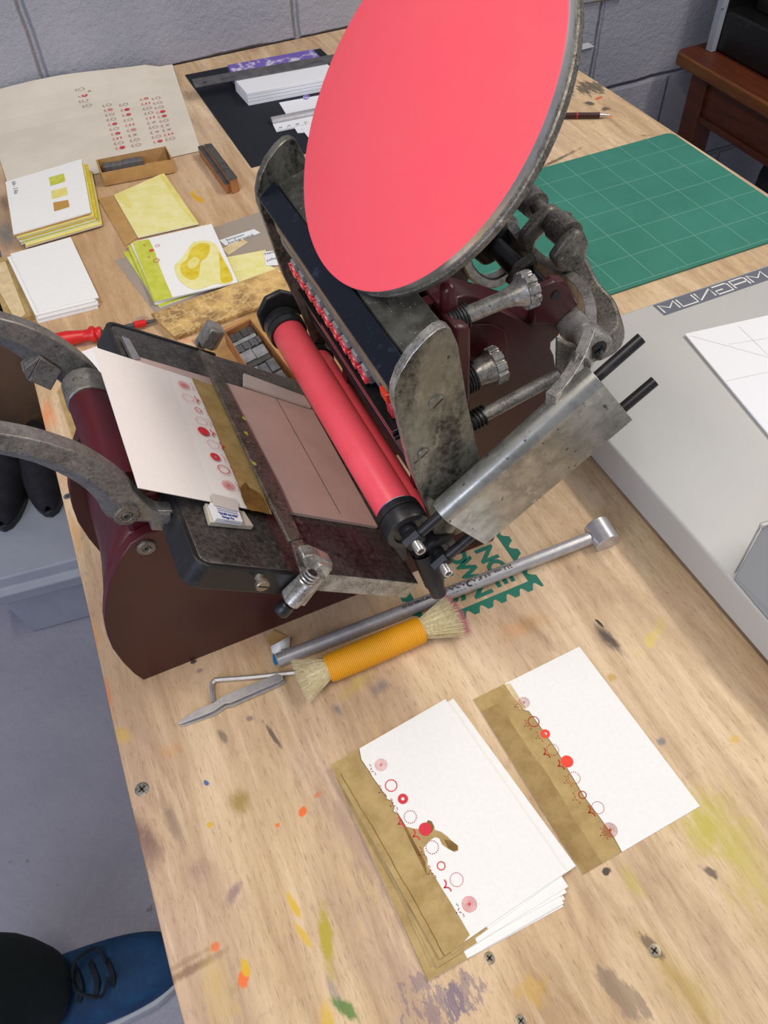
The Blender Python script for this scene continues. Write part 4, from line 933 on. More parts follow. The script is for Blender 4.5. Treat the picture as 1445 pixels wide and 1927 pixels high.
for (s0, sg, ln, spr, nm) in ((b0, -1, .027, .7, 0), (b1, 1, .040, .78, 1)):
    b = MB(); tipm = 'bristletip' if sg > 0 else 'bristle'
    core = [(0, .0085), (ln * .5, .0098), (ln * .72, .0105)]
    rings = []
    for t, rr_ in core:
        rings.append([s0 + d * sg * t + sv * math.cos(a) * rr_ * (1 + .3 * t / ln) + Z * math.sin(a) * rr_ * (1 - .35 * t / ln) for a in [2 * PI * k / 24 for k in range(24)]])
    b.loft(rings, 'bristle')
    for k in range(900):
        a = r_.uniform(0, 2 * PI); q = math.sqrt(r_.random()); rr0 = .0090 * q; rr1 = rr0 * (1 + spr * 1.15)
        e = sv * math.cos(a) * 1.25 + Z * math.sin(a) * .62; e0 = sv * math.cos(a) + Z * math.sin(a)
        l2 = ln * r_.uniform(.9, 1.03) * (1 - .06 * q)
        p0 = s0 + d * sg * .0005 + e0 * rr0; p1 = s0 + d * sg * l2 + e * rr1 * r_.uniform(.93, 1.07) + Z * -.0008
        if p1.z < .0006: p1.z = .0006
        sd = (p1 - p0).cross(Z).normalized() * .00018; pm = p0.lerp(p1, .9)
        b.face([p0 + sd, p0 - sd, pm - sd * .8, pm + sd * .8], 'bristle'); b.face([pm + sd * .8, pm - sd * .8, p1 - sd * .3, p1 + sd * .3], tipm)
    b.build('bristles', br_, merge=False, recalc=False)

# hex key
b = MB(); pts = smooth([P(402, 1322, .0022), P(399, 1300, .0022), P(399, 1288, .0022), P(404, 1281, .0022), P(414, 1279, .0022), P(480, 1274, .0022), P(562, 1265, .0022)], 3)
b.tube(pts, .0021, 'alu', 6); o = b.build('hex_key', None, tuple(P(410, 1280, 0)), angle=25)
tag(o, 'L-shaped steel hex key lying beside the brush', 'hex key')
# tweezers
tw = thing('tweezers', tuple(P(435, 1320, 0)), 'flat silver self-closing tweezers pointing left on the bare wood', 'tweezers')
for sg, zz in ((1, .0052), (-1, .0030)):
    q = [(336, 1365, .0004), (340, 1361, .0008), (375, 1338, .0022), (392, 1331, .0028), (404, 1326, .0030), (418, 1316, .0034), (428, 1311, .0036), (522, 1272, .0036), (533, 1275, .0036), (534, 1282, .0036), (522, 1289, .0036), (434, 1327, .0036), (424, 1328, .0034), (404, 1342, .0028), (385, 1350, .0022), (343, 1366, .0008)]
    b = MB(); off_ = Vector((0, 0, zz - .003)) if sg > 0 else Vector((.0008, -.0010, -.0024))
    pts = [P(u, v, h) + off_ + Z * .001 for u, v, h in q]
    for p in pts: p.z = max(p.z, .0008)
    b.prism(pts, Z * .0010, 'alu'); b.build('blade', tw, bevel=.0002)
b = MB(); c = P(522, 1280, .006); b.lathe(Vector((c.x, c.y, .0055)), Z, [(0, .0026), (.0012, .0026), (.0016, .0020), (.0016, 0)], 'steel', 24); b.build('rivet', tw)
# scraps beside the rod end
def paper(name, pts, th, m, label, cat, z=.0, group=None, curl=None, extra=None, bevel=0):
    b = MB(); q = [P(u, v, z + th) for u, v in pts]
    b.prism([p - Z * th for p in q], Z * th, m)
    if extra: extra(b, z + th)
    o = b.build(name, None, tuple(q[0] - Z * th), merge=False, bevel=bevel); tag(o, label, cat, group); return o
paper('card_scrap', [(500, 1205), (513, 1186), (546, 1200), (540, 1215), (510, 1217)], .0006, 'kraft', 'small torn kraft scrap near the left end of the metal rod', 'scrap', z=.0006)
b = MB(); g = [[P(510, 1216, .004), P(525, 1208, .010), P(546, 1196, .009)], [P(512, 1228, .002), P(528, 1222, .007), P(545, 1218, .004)], [P(520, 1232, .001), P(532, 1232, .003), P(540, 1222, .001)]]
for i in range(2):
    for j in range(2): b.face([g[i][j], g[i][j + 1], g[i + 1][j + 1], g[i + 1][j]], 'paper')
o = b.build('crumpled_tape', None, tuple(P(525, 1225, 0)), recalc=False); sm = o.modifiers.new('s', 'SOLIDIFY'); sm.thickness = .0004; tag(o, 'crumpled translucent white scrap by the rod end', 'scrap')
paper('tape_scrap', [(513, 1232), (527, 1228), (530, 1245), (519, 1252), (514, 1246)], .0003, 'bluerag', 'small bright blue scrap under the left end of the metal rod', 'scrap', z=.0001)

# ================================================================== back left: papers, cards, blocks
b = MB()    # large cream sheet, its back edge curling up the wall
fr = [(-130, 370), (0, 318), (30, 330) , (200, 331), (378, 284)]
NXs = 14; NYs = 8
fl, frt = P(15, 345), P(379, 285); bl_, brt = P(-150, 205), P(327, 133)
fl = P(20, 364); bl_ = P(-32, 196)
grid = []
for i in range(NXs + 1):
    t = i / NXs; row = []
    for j in range(NYs + 1):
        s = j / NYs; a = fl.lerp(frt, t); c = bl_.lerp(brt, t); c.y = min(c.y, .611)
        p = a.lerp(c, s); p.z = .0012 + (.020 + .004 * math.sin(t * 5)) * max(0, (s - .55) / .45) ** 2 * (1 if t < .9 else .6)
        row.append(p)
    grid.append(row)
for i in range(NXs):
    for j in range(NYs): b.face([grid[i][j], grid[i + 1][j], grid[i + 1][j + 1], grid[i][j + 1]], 'cream')
zc = .0016
def mini(u, v, kd, r, an=True):
    c = P(u, v, zc)
    for _ in range(5):
        t_ = min(1, max(0, (c.x - fl.x) / (frt.x - fl.x))); s_v = min(1, max(0, (c.y - (fl.y + (frt.y - fl.y) * t_)) / (.611 - (fl.y + (frt.y - fl.y) * t_))))
        hz_ = .0012 + (.020 + .004 * math.sin(t_ * 5)) * max(0, (s_v - .55) / .45) ** 2
        c = P(u, v, hz_ + .0012)
    mm = 'print' if kd in ('disc', 'donut', 'bars') else 'printd'
    if kd == 'bars':
        for sg in (-1, 1): b.stroke([c + X * sg * .0028 + Y * .003, c + X * sg * .0028 - Y * .003], .0018, Z, 'print')
    elif kd == 'cross':
        b.stroke([c + Vector((-.003, -.003, 0)), c + Vector((.003, .003, 0))], .0008, Z, mm); b.stroke([c + Vector((-.003, .003, 0)), c + Vector((.003, -.003, 0))], .0008, Z, mm)
    elif kd == 'disc': b.disc(c, X, Y, r, mm, 20)
    elif kd == 'donut': b.ring(c, X, Y, r, r * .4, mm, 20)
    elif kd == 'rings': [b.ring(c, X, Y, r * q, r * q - .0006, 'print', 20) for q in (1, .7, .4)]
    else: b.ring(c, X, Y, r, r - .0007, mm, 20)
    if an:
        J = c - X * .011
        for sg in (1, -1): b.stroke([J + X * .001, J + X * .0015 + Y * sg * .002, J + X * .004 + Y * sg * .0042], .0009, Z, mm)
seqs = [((204.5, 197), (230, 277), ['ring', 'rings', 'ring', 'ring', 'donut', 'ring', 'donut', 'bars', 'ring', 'disc']), ((236, 196), (260, 272), ['ring', 'disc', 'donut', 'ring', 'bars', 'rings', 'cross', 'ring', 'ring']),
        ((275, 185), (301, 265), ['rings', 'bars', 'ring', 'ring', 'bars', 'cross', 'ring', 'cross', 'ring', 'donut']), ((297, 184), (324, 260), ['ring', 'ring', 'ring', 'disc', 'donut', 'ring', 'cross', 'cross', 'bars', 'ring'])]
for (u0, v0), (u1, v1), L in seqs:
    for k, kd in enumerate(L):
        t = k / (len(L) - 1); mini(u0 + (u1 - u0) * t, v0 + (v1 - v0) * t, kd, .0044 if kd != 'donut' else .004)
for u, v, kd in ((153, 167, 'ring'), (159, 179, 'donut'), (160, 189, 'ring'), (167, 198, 'ring'), (168, 171, 'cross')): mini(u, v, kd, .005, kd != 'cross')
o = b.build('proof_sheet', None, tuple(P(180, 260)), recalc=False, merge=False, angle=60); tag(o, 'large cream proof sheet with columns of small red ornaments, against the wall', 'paper sheet')

# cardboard tray of type near it
def opentray(name, corners, h, wall, m, label, cat, floorz=.0):
    """corners: 4 top-edge pixels; walls of given thickness"""
    t = thing(name, tuple(P(*corners[3], 0)), label, cat)
    q = [P(u, v, floorz + h) for u, v in corners]
    c = sum(q, Vector()) / 4
    inn = [p + (c - p).normalized() * wall * 1.5 for p in q]
    b = MB()
    for i in range(4):
        j = (i + 1) % 4
        b.prism([q[i], q[j], inn[j], inn[i]], Z * -h, m)
    b.prism([p - Z * h for p in inn], Z * .0012, m); b.build('tray', t, bevel=.0003)
    return t, inn
ty, inn = opentray('type_tray', [(180, 301), (312, 275), (325, 300), (190, 326)], .020, .0014, 'kraft', 'long open kraft cardboard tray of dark type on the cream proof sheet edge', 'tray', .0014)
for k in range(6):
    b = MB(); a = inn[0].lerp(inn[1], .05 + k * .095); a.z = .003; e1 = (inn[1] - inn[0]).normalized(); e2 = (inn[3] - inn[0]).normalized()
    b.obox(a + e2 * .002, e1 * .0105, e2 * .014, Z * (.013 - .0004 * (k % 3)), 'typemetal'); tag(b.build('type_block', None, tuple(a), bevel=.0004), ORD[k] + ' small dark type block from the left in the cardboard tray', 'type', 'type blocks in the cardboard tray')
# two blackened wooden sticks
for i, (q, h, lb) in enumerate(((((372, 277), (383, 274), (436, 343), (424, 349)), .014, 'left blackened wooden block of the pair beside the dark paper'), (((384, 273), (398, 271), (447, 335), (433, 341)), .020, 'right blackened wooden block of the pair beside the dark paper, taller'))):
    pts = [P(u, v, h) for u, v in q]; b = MB(); b.prism([p - Z * (h - .0005) for p in pts], Z * (h - .0005), 'woodblock', 'burnt', 'woodblock')
    b.prism([p + Z * .0001 for p in pts], Z * .0014, 'burnt'); tag(b.build('wooden_block', None, tuple(pts[0] - Z * h), bevel=.0006), lb, 'wooden block')

# swatch stack (far left): many thin sheets
def quadcard(name, q, z, th, m, label, cat, group=None, edge=None, extra=None, droop=0):
    pts = [P(u, v, z + th) for u, v in q]; b = MB(); b.prism([p - Z * th for p in pts], Z * th, m, m, edge or m)
    if extra: extra(b, z + th + .0002)
    o = b.build(name, None, tuple(pts[-1] - Z * th), merge=False, bevel=0); tag(o, label, cat, group); return o
sw = [((36, 347), (168, 322), (197, 420), (46, 452)), ((38, 345), (164, 322), (195, 424), (42, 456))]
cols_ = ['kraft', 'paper', 'yellow', 'paper', 'lime', 'paper', 'ochre', 'paper', 'yellow', 'kraft', 'paper']
base4 = ((14, 354), (148, 318), (176, 410), (26, 462))
zz = .0014
nsw = 11
for k in range(nsw):
    f_ = (nsw - 1 - k) / (nsw - 1); j = random.Random(k + 40)
    q = [P(u, v, .026) for u, v in ((9, 340), (152, 297), (170, 396), (24, 438))]
    off_ = Vector((.010 * f_ + j.uniform(-.003, .003), -.004 * f_ + j.uniform(-.003, .003), 0))
    if k == nsw - 1: off_ = Vector()
    pts = [Vector((p.x, p.y, zz)) + off_ for p in q]
    b = MB(); th = .0018; mm = cols_[k]; mt = 'paper' if k == nsw - 1 else mm
    b.prism(pts, Z * th, mm, mt, mm)
    if k == nsw - 1:
        zt_ = zz + th + .0002
        for qq, mm2 in ((((92, 334), (120, 326), (123, 341), (95, 350)), 'ochre' if False else 'lime'), (((96, 359), (125, 352), (128, 366), (98, 375)), 'yellow'), (((100, 381), (128, 376), (131, 389), (102, 398)), 'tan')):
            b.face([P(u, v, zt_) for u, v in qq], mm2)
        e1 = (P(31, 383, zt_) - P(22, 342, zt_)).normalized(); e2 = Vector((-e1.y, e1.x, 0))
        b.text('kiln - 5 Rio', P(22, 342, zt_), e1, e2, .006, 'ink', 1.0)
    o = b.build('swatch_sheet', None, tuple(pts[0]), merge=False)
    tag(o, 'top white sheet of the left stack with two yellow and one tan swatch' if k == nsw - 1 else ORD[k] + ' test sheet from the bottom under the swatch sheet, ' + {'kraft': 'kraft brown', 'paper': 'white', 'yellow': 'yellow', 'lime': 'lime green', 'ochre': 'ochre yellow'}[mm], 'paper sheet' , 'test sheets stacked under the swatch sheet' if k < nsw - 1 else None)
    zz += th + .0003
# stack of blank white cards with brown-washed cards at the left edge
zz = .0003
for k in range(9):
    j = random.Random(k + 90)
    if k == 8: q = [(0, 0)] * 4
    pts = [P(u, v, .0125) for u, v in ((14, 482), (128, 450), (181, 564), (67, 592))]
    off_ = Vector((j.uniform(-.0015, .0015), j.uniform(-.0015, .0015), 0)) if k < 8 else Vector((.004, .004, 0))
    b = MB(); pts = [Vector((p.x, p.y, zz)) + off_ for p in pts]; b.prism(pts, Z * .0012, 'paper')
    tag(b.build('blank_card', None, tuple(pts[0]), merge=False), ORD[k] + ' blank white card from the bottom of the thick left-edge stack' if k < 8 else 'topmost blank white card of the thick stack at the left table edge', 'card', 'blank white cards stacked at the left edge' if k < 8 else None)
    zz += .00135
quadcard('brown_washed_card', ((-30, 490), (12, 482), (66, 592), (14, 606)), .0004, .006, 'stain', 'brown-washed card edge sticking out left under the blank white stack', 'card')
quadcard('brown_washed_card', ((-28, 500), (10, 492), (48, 590), (30, 604)), .0066, .0008, 'stain3', 'upper brown-washed card beside the blank white stack at the left', 'card')
# yellow card over kraft envelope
quadcard('kraft_card', ((184, 373), (218, 367), (262, 445), (236, 462)), .0004, .0012, 'kraft', 'kraft brown card edge under the pale yellow washed card', 'card')
quadcard('yellow_card', ((214, 367), (308, 325), (374, 421), (260, 447)), .0018, .0012, 'pyellow', 'pale yellow washed card leaning over a kraft card', 'card', edge='paper',
         extra=lambda b, z: (b.face([P(*q, z) for q in ((214, 367), (232, 359), (250, 385), (244, 392), (222, 374))], 'yellow'), b.face([P(*q, z) for q in ((300, 329), (308, 326), (373, 419), (362, 416), (340, 388))], 'yellow')))
# stack of lime and yellow washed cards
zz = .0004
lst = [(((232, 475), (330, 440), (420, 535), (300, 578)), 'lime'), (((246, 468), (352, 440), (432, 528), (292, 573)), 'paper'), (((240, 462), (345, 436), (440, 530), (290, 570)), 'lime'), (((246, 458), (350, 438), (446, 532), (294, 568)), 'paper')]
for k, (q, mm) in enumerate(lst):
    quadcard('washed_card', q, zz, .0012, mm, ['bottom lime green washed card under the yellow-stained card', 'white-backed card second from bottom under the yellow-stained card', 'lime green washed card third up under the yellow-stained card', 'card directly under the yellow-stained card'][k], 'card', edge='paper'); zz += .0014
def exY(b, z):
    Q = lambda L, m: b.face([P(u, v, z) for u, v in L], m)
    Q([(249, 455), (280, 450), (290, 470), (300, 500), (312, 530), (325, 560), (291, 567)], 'lime')
    z2 = z
    pts = [(358, 462), (366, 455), (385, 453), (402, 457), (412, 470), (420, 490), (432, 515), (438, 528), (425, 535), (405, 534), (385, 541), (365, 545), (345, 535), (333, 520), (328, 500), (338, 490), (345, 480), (352, 472)]
    b.face([P(u, v, z + .0001) for u, v in smooth_px(pts)], 'pyellow')
    b.face([P(u, v, z + .0002) for u, v in smooth_px([(362, 466), (375, 458), (392, 459), (395, 470), (388, 485), (378, 492), (376, 505), (372, 522), (358, 526), (342, 515), (340, 498), (352, 488), (356, 476)])], 'ochre')
    b.face([P(u, v, z + .0003) for u, v in smooth_px([(356, 490), (366, 483), (375, 488), (374, 496), (366, 504), (358, 506), (352, 498)])], 'yellow')
    b.face([P(u, v, z + .0002) for u, v in smooth_px([(412, 474), (420, 488), (430, 505), (438, 526), (428, 531), (416, 530), (414, 505)])], 'ochre')
    for u, v, r in ((296, 462, .003), (285, 471, .003), (294, 490, .0042)): c = P(u, v, z + .0003); b.ring(c, X, Y, r, r * (.3 if v == 471 else .8), 'print', 20)
    for u, v in ((270, 462), (278, 484)): c = P(u, v, z + .0003); [b.stroke([c, c + Vector((.003, sg * .0035, 0))], .0007, Z, 'print') for sg in (1, -1)]
quadcard('washed_card', ((249, 455), (398, 421), (448, 531), (291, 567)), zz, .0012, 'paper', 'top white card with a yellow watercolour bloom and lime strip', 'card', extra=exY)
quadcard('washed_card', ((370, 430), (380, 423), (383, 430), (374, 438)), zz - .0016, .0008, 'lime', 'lime tip of a card peeping out behind the yellow-stained card', 'card')
# film sheet, labels, yellow strips, gold board
m = NT('clear_film'); m.set('Base Color', sr(188, 176, 162)); m.set('Roughness', .25); m.set('Alpha', .55); M['film'] = m.m
quadcard('clear_film_sheet', ((215, 490), (500, 395), (560, 480), (300, 600)), .0001, .0002, 'film', 'greyish translucent film sheet under the washed cards', 'film sheet')
quadcard('paper_label', ((412, 452), (478, 431), (490, 438), (424, 462)), .0006, .0004, 'label', 'white handwritten label strip on the film sheet, longer of two', 'label', extra=lambda b, z: [b.text(t, P(*q, z), (P(480, 432, z) - P(414, 454, z)).normalized(), Y, .0055, 'ink') for t, q in (('Simpson', (426, 454)), ('background', (430, 459)))])
quadcard('paper_label', ((418, 468), (452, 448), (467, 455), (430, 480)), .0004, .0004, 'stain3', 'tan-washed short label strip below the white one', 'label')
quadcard('yellow_strip', ((426, 484), (500, 470), (505, 500), (440, 512)), .0006, .0005, 'pyellow', 'upper pale yellow washed strip beside the machine', 'strip', edge='yellow')
quadcard('yellow_strip', ((436, 510), (505, 498), (530, 512), (450, 532)), .0004, .0004, 'pyellow', 'lower pale yellow washed strip above the gold board', 'strip', edge='yellow')
quadcard('paper_label', ((496, 474), (528, 470), (536, 498), (500, 500)), .0014, .0004, 'label', 'white handwritten label square half behind the press rail', 'label', extra=lambda b, z: [b.text(t, P(*q, z), X, Y, .005, 'ink') for t, q in (('New name', (499, 480)), ('yellow 2', (502, 492)))])
m = NT('crackled_gold_board')
vo = m.node('ShaderNodeTexVoronoi', feature='DISTANCE_TO_EDGE'); vo.inputs['Scale'].default_value = 55
wn = m.node('ShaderNodeVectorMath', operation='ADD'); cn = m.node('ShaderNodeTexNoise'); cn.inputs['Scale'].default_value = 90; m.l.new(m.tc.outputs['Object'], cn.inputs[0])
sc_ = m.node('ShaderNodeVectorMath', operation='SCALE'); sc_.inputs['Scale'].default_value = .02; m.l.new(cn.outputs['Color'], sc_.inputs[0]); m.l.new(m.tc.outputs['Object'], wn.inputs[0]); m.l.new(sc_.outputs[0], wn.inputs[1]); m.l.new(wn.outputs[0], vo.inputs['Vector'])
f = m.noise(34, 5, .6)
c_ = m.mix(m.mrange(f, .40, .62), sr(216, 178, 112), sr(150, 118, 74)); c_ = m.mix(m.mrange(vo.outputs['Distance'], .02, .07, .5, 0), c_, sr(238, 208, 146)); m.set('Base Color', c_); m.set('Roughness', .5); m.bump(f, .3, .001); M['crackle'] = m.m
gb = thing('crackled_board', tuple(P(328, 632, 0)), 'long gold-brown crackled board lying behind the platen', 'board')
b = MB(); q = [P(u, v, .009) for u, v in ((284, 590), (520, 505), (560, 550), (328, 632))]; b.prism([p - Z * .004 for p in q], Z * .004, 'crackle'); b.build('board_face', gb, bevel=.0005)
b = MB(); b.prism([p - Z * .0088 for p in (q[0] + X * .002, q[1], q[2] + Y * .003, q[3] + Vector((.002, .002, 0)))], Z * .0045, 'crackle'); b.build('board_backing', gb)

# red-handled screwdriver
sd = thing('screwdriver', tuple(P(150, 630, 0)), 'red plastic-handled screwdriver behind the platen', 'screwdriver')
a_, c_ = P(95, 643, .011), P(192, 626, .011); d = (c_ - a_).normalized(); L = (c_ - a_).length
b = MB(); b.lathe(a_, d, [(-.004, 0), (-.003, .006), (.002, .0088), (L * .35, .0092), (L * .62, .0070), (L * .74, .0070), (L * .8, .0098), (L * .86, .0098), (L * .89, .0066), (L * .95, .0080), (L, .0075), (L, 0)], 'redplastic', 12); b.build('handle', sd, angle=50)
b = MB(); p1 = P(292, 603, .006); b.lathe(c_, p1 - c_, [(0, .0032), ((p1 - c_).length * .60, .0032), ((p1 - c_).length * .60, .0044, 'redplastic'), ((p1 - c_).length * .82, .0044, 'redplastic'), ((p1 - c_).length * .82, .0026), ((p1 - c_).length, .0018), ((p1 - c_).length, 0)], 'burnt', 16); b.build('shaft', sd)
# blank card piece left of the platen
quadcard('white_card_offcut', ((146, 664), (196, 647), (240, 690), (180, 720)), .0003, .004, 'paper', 'white card corner lying on the table under the platen edge', 'card')
quadcard('kraft_offcut', ((108, 735), (150, 665), (185, 690), (160, 900)), .0002, .0015, 'stain', 'narrow tan card strip on the table left of the fulcrum tube', 'card')

# wooden type case behind the platen
tc_ = thing('type_case', tuple(P(500, 700, 0)), 'small kraft box of assorted dark type blocks behind the platen', 'box')
q = [P(u, v, .022) for u, v in ((420, 622), (470, 598), (566, 720), (500, 745))]
c = sum(q, Vector()) / 4; inn = [p + (c - p).normalized() * .004 for p in q]
b = MB()
for i in range(4):
    j = (i + 1) % 4; b.prism([q[i], q[j], inn[j], inn[i]], Z * -.0215, 'woodblock')
b.prism([p - Z * .0212 for p in inn], Z * .0015, 'woodblock'); b.build('case_walls', tc_, bevel=.0005)
e1 = (inn[1] - inn[0]).normalized(); e2 = (inn[3] - inn[0]).normalized(); Lx = (inn[1] - inn[0]).length; Ly = (inn[3] - inn[0]).length
rows = [(.02, .12, ['burnt'] * 4), (.15, .05, ['typelight']), (.21, .10, ['typemetal'] * 7), (.33, .16, ['typelight', 'typelight']), (.51, .06, ['burnt']), (.58, .18, ['typelight', 'typemetal', 'typemetal']), (.78, .16, ['typelight', 'typelight', 'typemetal'])]
for ri, (t0, dt, ms) in enumerate(rows):
    w_ = 1 / len(ms)
    for i, mm in enumerate(ms):
        a = inn[0] + e2 * (Ly * t0) + e1 * (Lx * (.02 + i * w_ * .96)); a.z = .0028
        b = MB(); b.obox(a, e1 * (Lx * w_ * .90), e2 * (Ly * dt * .94), Z * (.0145 - .0012 * (i % 2)), mm)
        tag(b.build('type_block', None, tuple(a), bevel=.0003), ORD[i] + ' block from the left in the ' + ORD[ri] + ' row of the kraft box, ' + {'burnt': 'black', 'typelight': 'light grey', 'typemetal': 'dark grey'}[mm], 'type', 'type blocks in the kraft box')
paper('kraft_board', [(360, 640), (545, 560), (700, 740), (560, 860)], .0008, 'kraft', 'kraft board lying flat under the type box and roller', 'board', z=.0002)

# ================================================================== back: dark paper, rulers, pads
quadcard('dark_paper', ((348, 141), (603, 91), (760, 240), (473, 315)), .0003, .0008, 'navypaper', 'large dark navy paper sheet at the back of the table', 'paper sheet')
# purple-stained pad and white slats
pu_ = [P(u, v, .018) for u, v in ((428, 122), (588, 92), (604, 108), (436, 140))]
b = MB(); b.prism([p - Z * .0165 for p in pu_], Z * .0165, 'purple'); tag(b.build('purple_pad', None, tuple(pu_[0] - Z * .018), bevel=.001), 'white pad with purple ink stains behind the steel rule', 'pad')
for k in range(4):
    pts = [P(u, v, .022) for u, v in ((440, 148), (612, 116), (640, 142), (464, 175))]
    pts = [Vector((p.x, p.y, .0014 + k * .0052)) for p in pts]
    b = MB(); b.prism(pts, Z * .0046, 'label'); tag(b.build('foam_strip', None, tuple(pts[0]), bevel=.0004), ['lowest white foam strip on the dark paper', 'second white foam strip from below on the dark paper', 'second white foam strip from the top on the dark paper', 'topmost white foam strip on the dark paper, next to the steel rule'][k], 'strip', 'white strips stacked on the dark paper')
r0, r1_ = P(362, 158, .0225), P(1112, 80 - 62, .0225)
st_ = thing('steel_rule', tuple(P(500, 130, .02)), 'long dark grey steel rule lying across the white and purple pads', 'ruler')
ra_ = [P(u, v, .0235) for u, v in ((361, 149), (690, 91), (692, 105), (368, 164))]
b = MB(); b.prism([p - Z * .001 for p in ra_], Z * .001, 'alud')
e1 = (ra_[1] - ra_[0]).normalized(); e2 = (ra_[0] - ra_[3]).normalized(); T0 = ra_[3] + Z * .0002
b.lathe(ra_[3] + e1 * .018 + e2 * .012 - Z * .0001, Z, [(0, .0035), (.0003, .0035), (.0003, 0)], 'black', 16)
b.stroke([T0 + e1 * .045 + e2 * .014, T0 + e1 * .07 + e2 * .014], .0015, Z, 'black'); b.stroke([T0 + e1 * .20 + e2 * .014, T0 + e1 * .225 + e2 * .014], .0015, Z, 'black')
b.build('blade', st_, merge=False)
# aluminium safety ruler
al = thing('safety_ruler', tuple(P(560, 230, .002)), 'silver aluminium safety ruler with raised grip on the dark paper', 'ruler')
b = MB(); q = [P(502, 217, .010), P(640, 188, .010), P(640, 198, .012), P(508, 227, .012)]
s_ = [P(u, v, .003) for u, v in ((513, 233), (660, 203), (667, 216), (520, 247))]
b.prism([p - Z * .0016 for p in s_], Z * .0016, 'label')
e1 = (s_[1] - s_[0]).normalized(); e2 = (s_[0] - s_[3]).normalized()
for k in range(40): b.stroke([s_[3] + e1 * (.004 + .003 * k) + Z * .0002, s_[3] + e1 * (.004 + .003 * k) + e2 * (.006 if k % 5 == 0 else .003) + Z * .0002], .0004, Z, 'black')
for k in range(7): b.text(str(30 - k), s_[3] + e1 * (.006 + .014 * k) + e2 * .007 + Z * .0003, e1, e2, .004, 'black')
b.build('scale_edge', al, merge=False)
b = MB(); pr_ = []
A0_ = s_[0] + e1 * .0
for k in range(9): a = PI * k / 8; pr_.append(A0_ + e2 * (.007 - .009 * math.cos(a)) + Z * (-.001 + .008 * math.sin(a)))
b.prism(pr_, e1 * .16, 'alu'); b.build('grip_ridge', al, angle=60)
quadcard('purple_spotted_card', ((525, 193), (640, 172), (700, 240), (560, 250)), .0012, .0007, 'label', 'white card with purple spot under the aluminium ruler', 'card', extra=lambda b, z: b.face([P(u, v, z) for u, v in smooth_px([(570, 182), (576, 178), (583, 180), (580, 186), (572, 187)])], 'purple'))
quadcard('white_card', ((566, 240), (640, 225), (680, 270), (600, 285)), .0020, .0007, 'label', 'white card corner in front of the aluminium ruler', 'card')
quadcard('purple_spotted_card', ((900, 470), (1000, 450), (1010, 520), (940, 570)), .0012, .0007, 'label', 'white and purple card seen through the press linkage', 'card', extra=lambda b, z: b.face([P(u, v, z) for u, v in ((945, 460), (985, 452), (990, 470), (960, 478))], 'purple'))
# pencil, loose rule at the right of the disc
pe = thing('mechanical_pencil', tuple(P(1080, 217, 0)), 'dark maroon mechanical pencil with silver tip at the back right', 'pencil')
a_, c_ = P(1000, 218, .005), P(1128, 217, .005); d = (c_ - a_).normalized(); L = (c_ - a_).length
b = MB(); b.lathe(a_, d, [(0, 0), (0, .0040), (L * .60, .0044), (L * .62, .0044), (L, .0042), (L, 0)], 'wireblk', 20); b.build('barrel', pe)
b = MB(); b.lathe(a_ + d * L * .66, d, [(0, .0046), (.002, .0046)], 'redplastic', 20); b.build('colour_band', pe)
b = MB(); b.lathe(c_, d, [(0, .0036), (.004, .0034), (.010, .0018), (.016, .0012), (.016, .0005), (.019, .0005)], 'steel', 16); b.build('tip', pe)
# clear ruler end standing behind the disc
wr = [P(u, v, y=WY - .004) for u, v in ((1070, 90), (1107, 80), (1118, 87), (1080, 97))]
b = MB(); b.prism(wr, Y * -.002, 'label'); 
wa, wb_ = P(1060, 12, y=WY - .006), P(1170, -4, y=WY - .006)
cb_ = MB(); cb_.tube([wa, wb_], .0018, 'cast', 8); tag(cb_.build('wall_wire', None, tuple(wa)), 'thin grey wire running along the wall behind the ink disc', 'wire')
tag(b.build('plastic_ruler', None, tuple(wr[0])), 'pale ruler end on the wall just right of the ink disc', 'ruler')

# ================================================================== cutting mat
mt = thing('cutting_mat', tuple(P(1250, 400, 0)), 'green self-healing cutting mat with pale grid lines', 'cutting mat')
mx1, my1 = P(1266, 247, .003), P(1126, 560, .003)
xr_ = (P(1266, 248, .003).x + P(1445, 374, .003).x) / 2
m = NT('green_cutting_mat'); f = m.noise(9, 4, .6); m.set('Base Color', m.mix(m.mrange(m.noise(50, 4, .6), .66, .72, 0, .35), m.ramp(f, [(.3, sr(40, 118, 100)), (.7, sr(54, 130, 112))]), sr(34, 98, 84))); m.set('Roughness', .48); M['mat'] = m.m
M['matline'] = mat('pale_grid_line', sr(120, 176, 156), .5); M['matrim'] = mat('green_mat_border', sr(58, 140, 118), .5)
yT = P(1130, 285, .003).y; yB = P(1200, 536, .003).y; xL = -.42
b = MB(); rr = .004; out = [(xL, yB), (xr_, yB), (xr_, yT - .010), (xr_ - .003, yT - .003), (xr_ - .010, yT), (xL, yT)]
b.prism([(x, y, .0003) for x, y in out], Z * .0026, 'mat'); b.build('mat_body', mt, bevel=.0003)
b = MB(); zg = .0031
for r in range(1, 7):
    y = -.05 * r; b.stroke([(xL + .02, y, zg), (.05 - .0, y, zg)], .0008, Z, 'matline')
for c in range(0, 9):
    x = -.05 * c; b.stroke([(x, 0, zg), (x, -.05 * 6.0, zg)], .0008, Z, 'matline')
b.build('grid_lines', mt, merge=False, recalc=False)

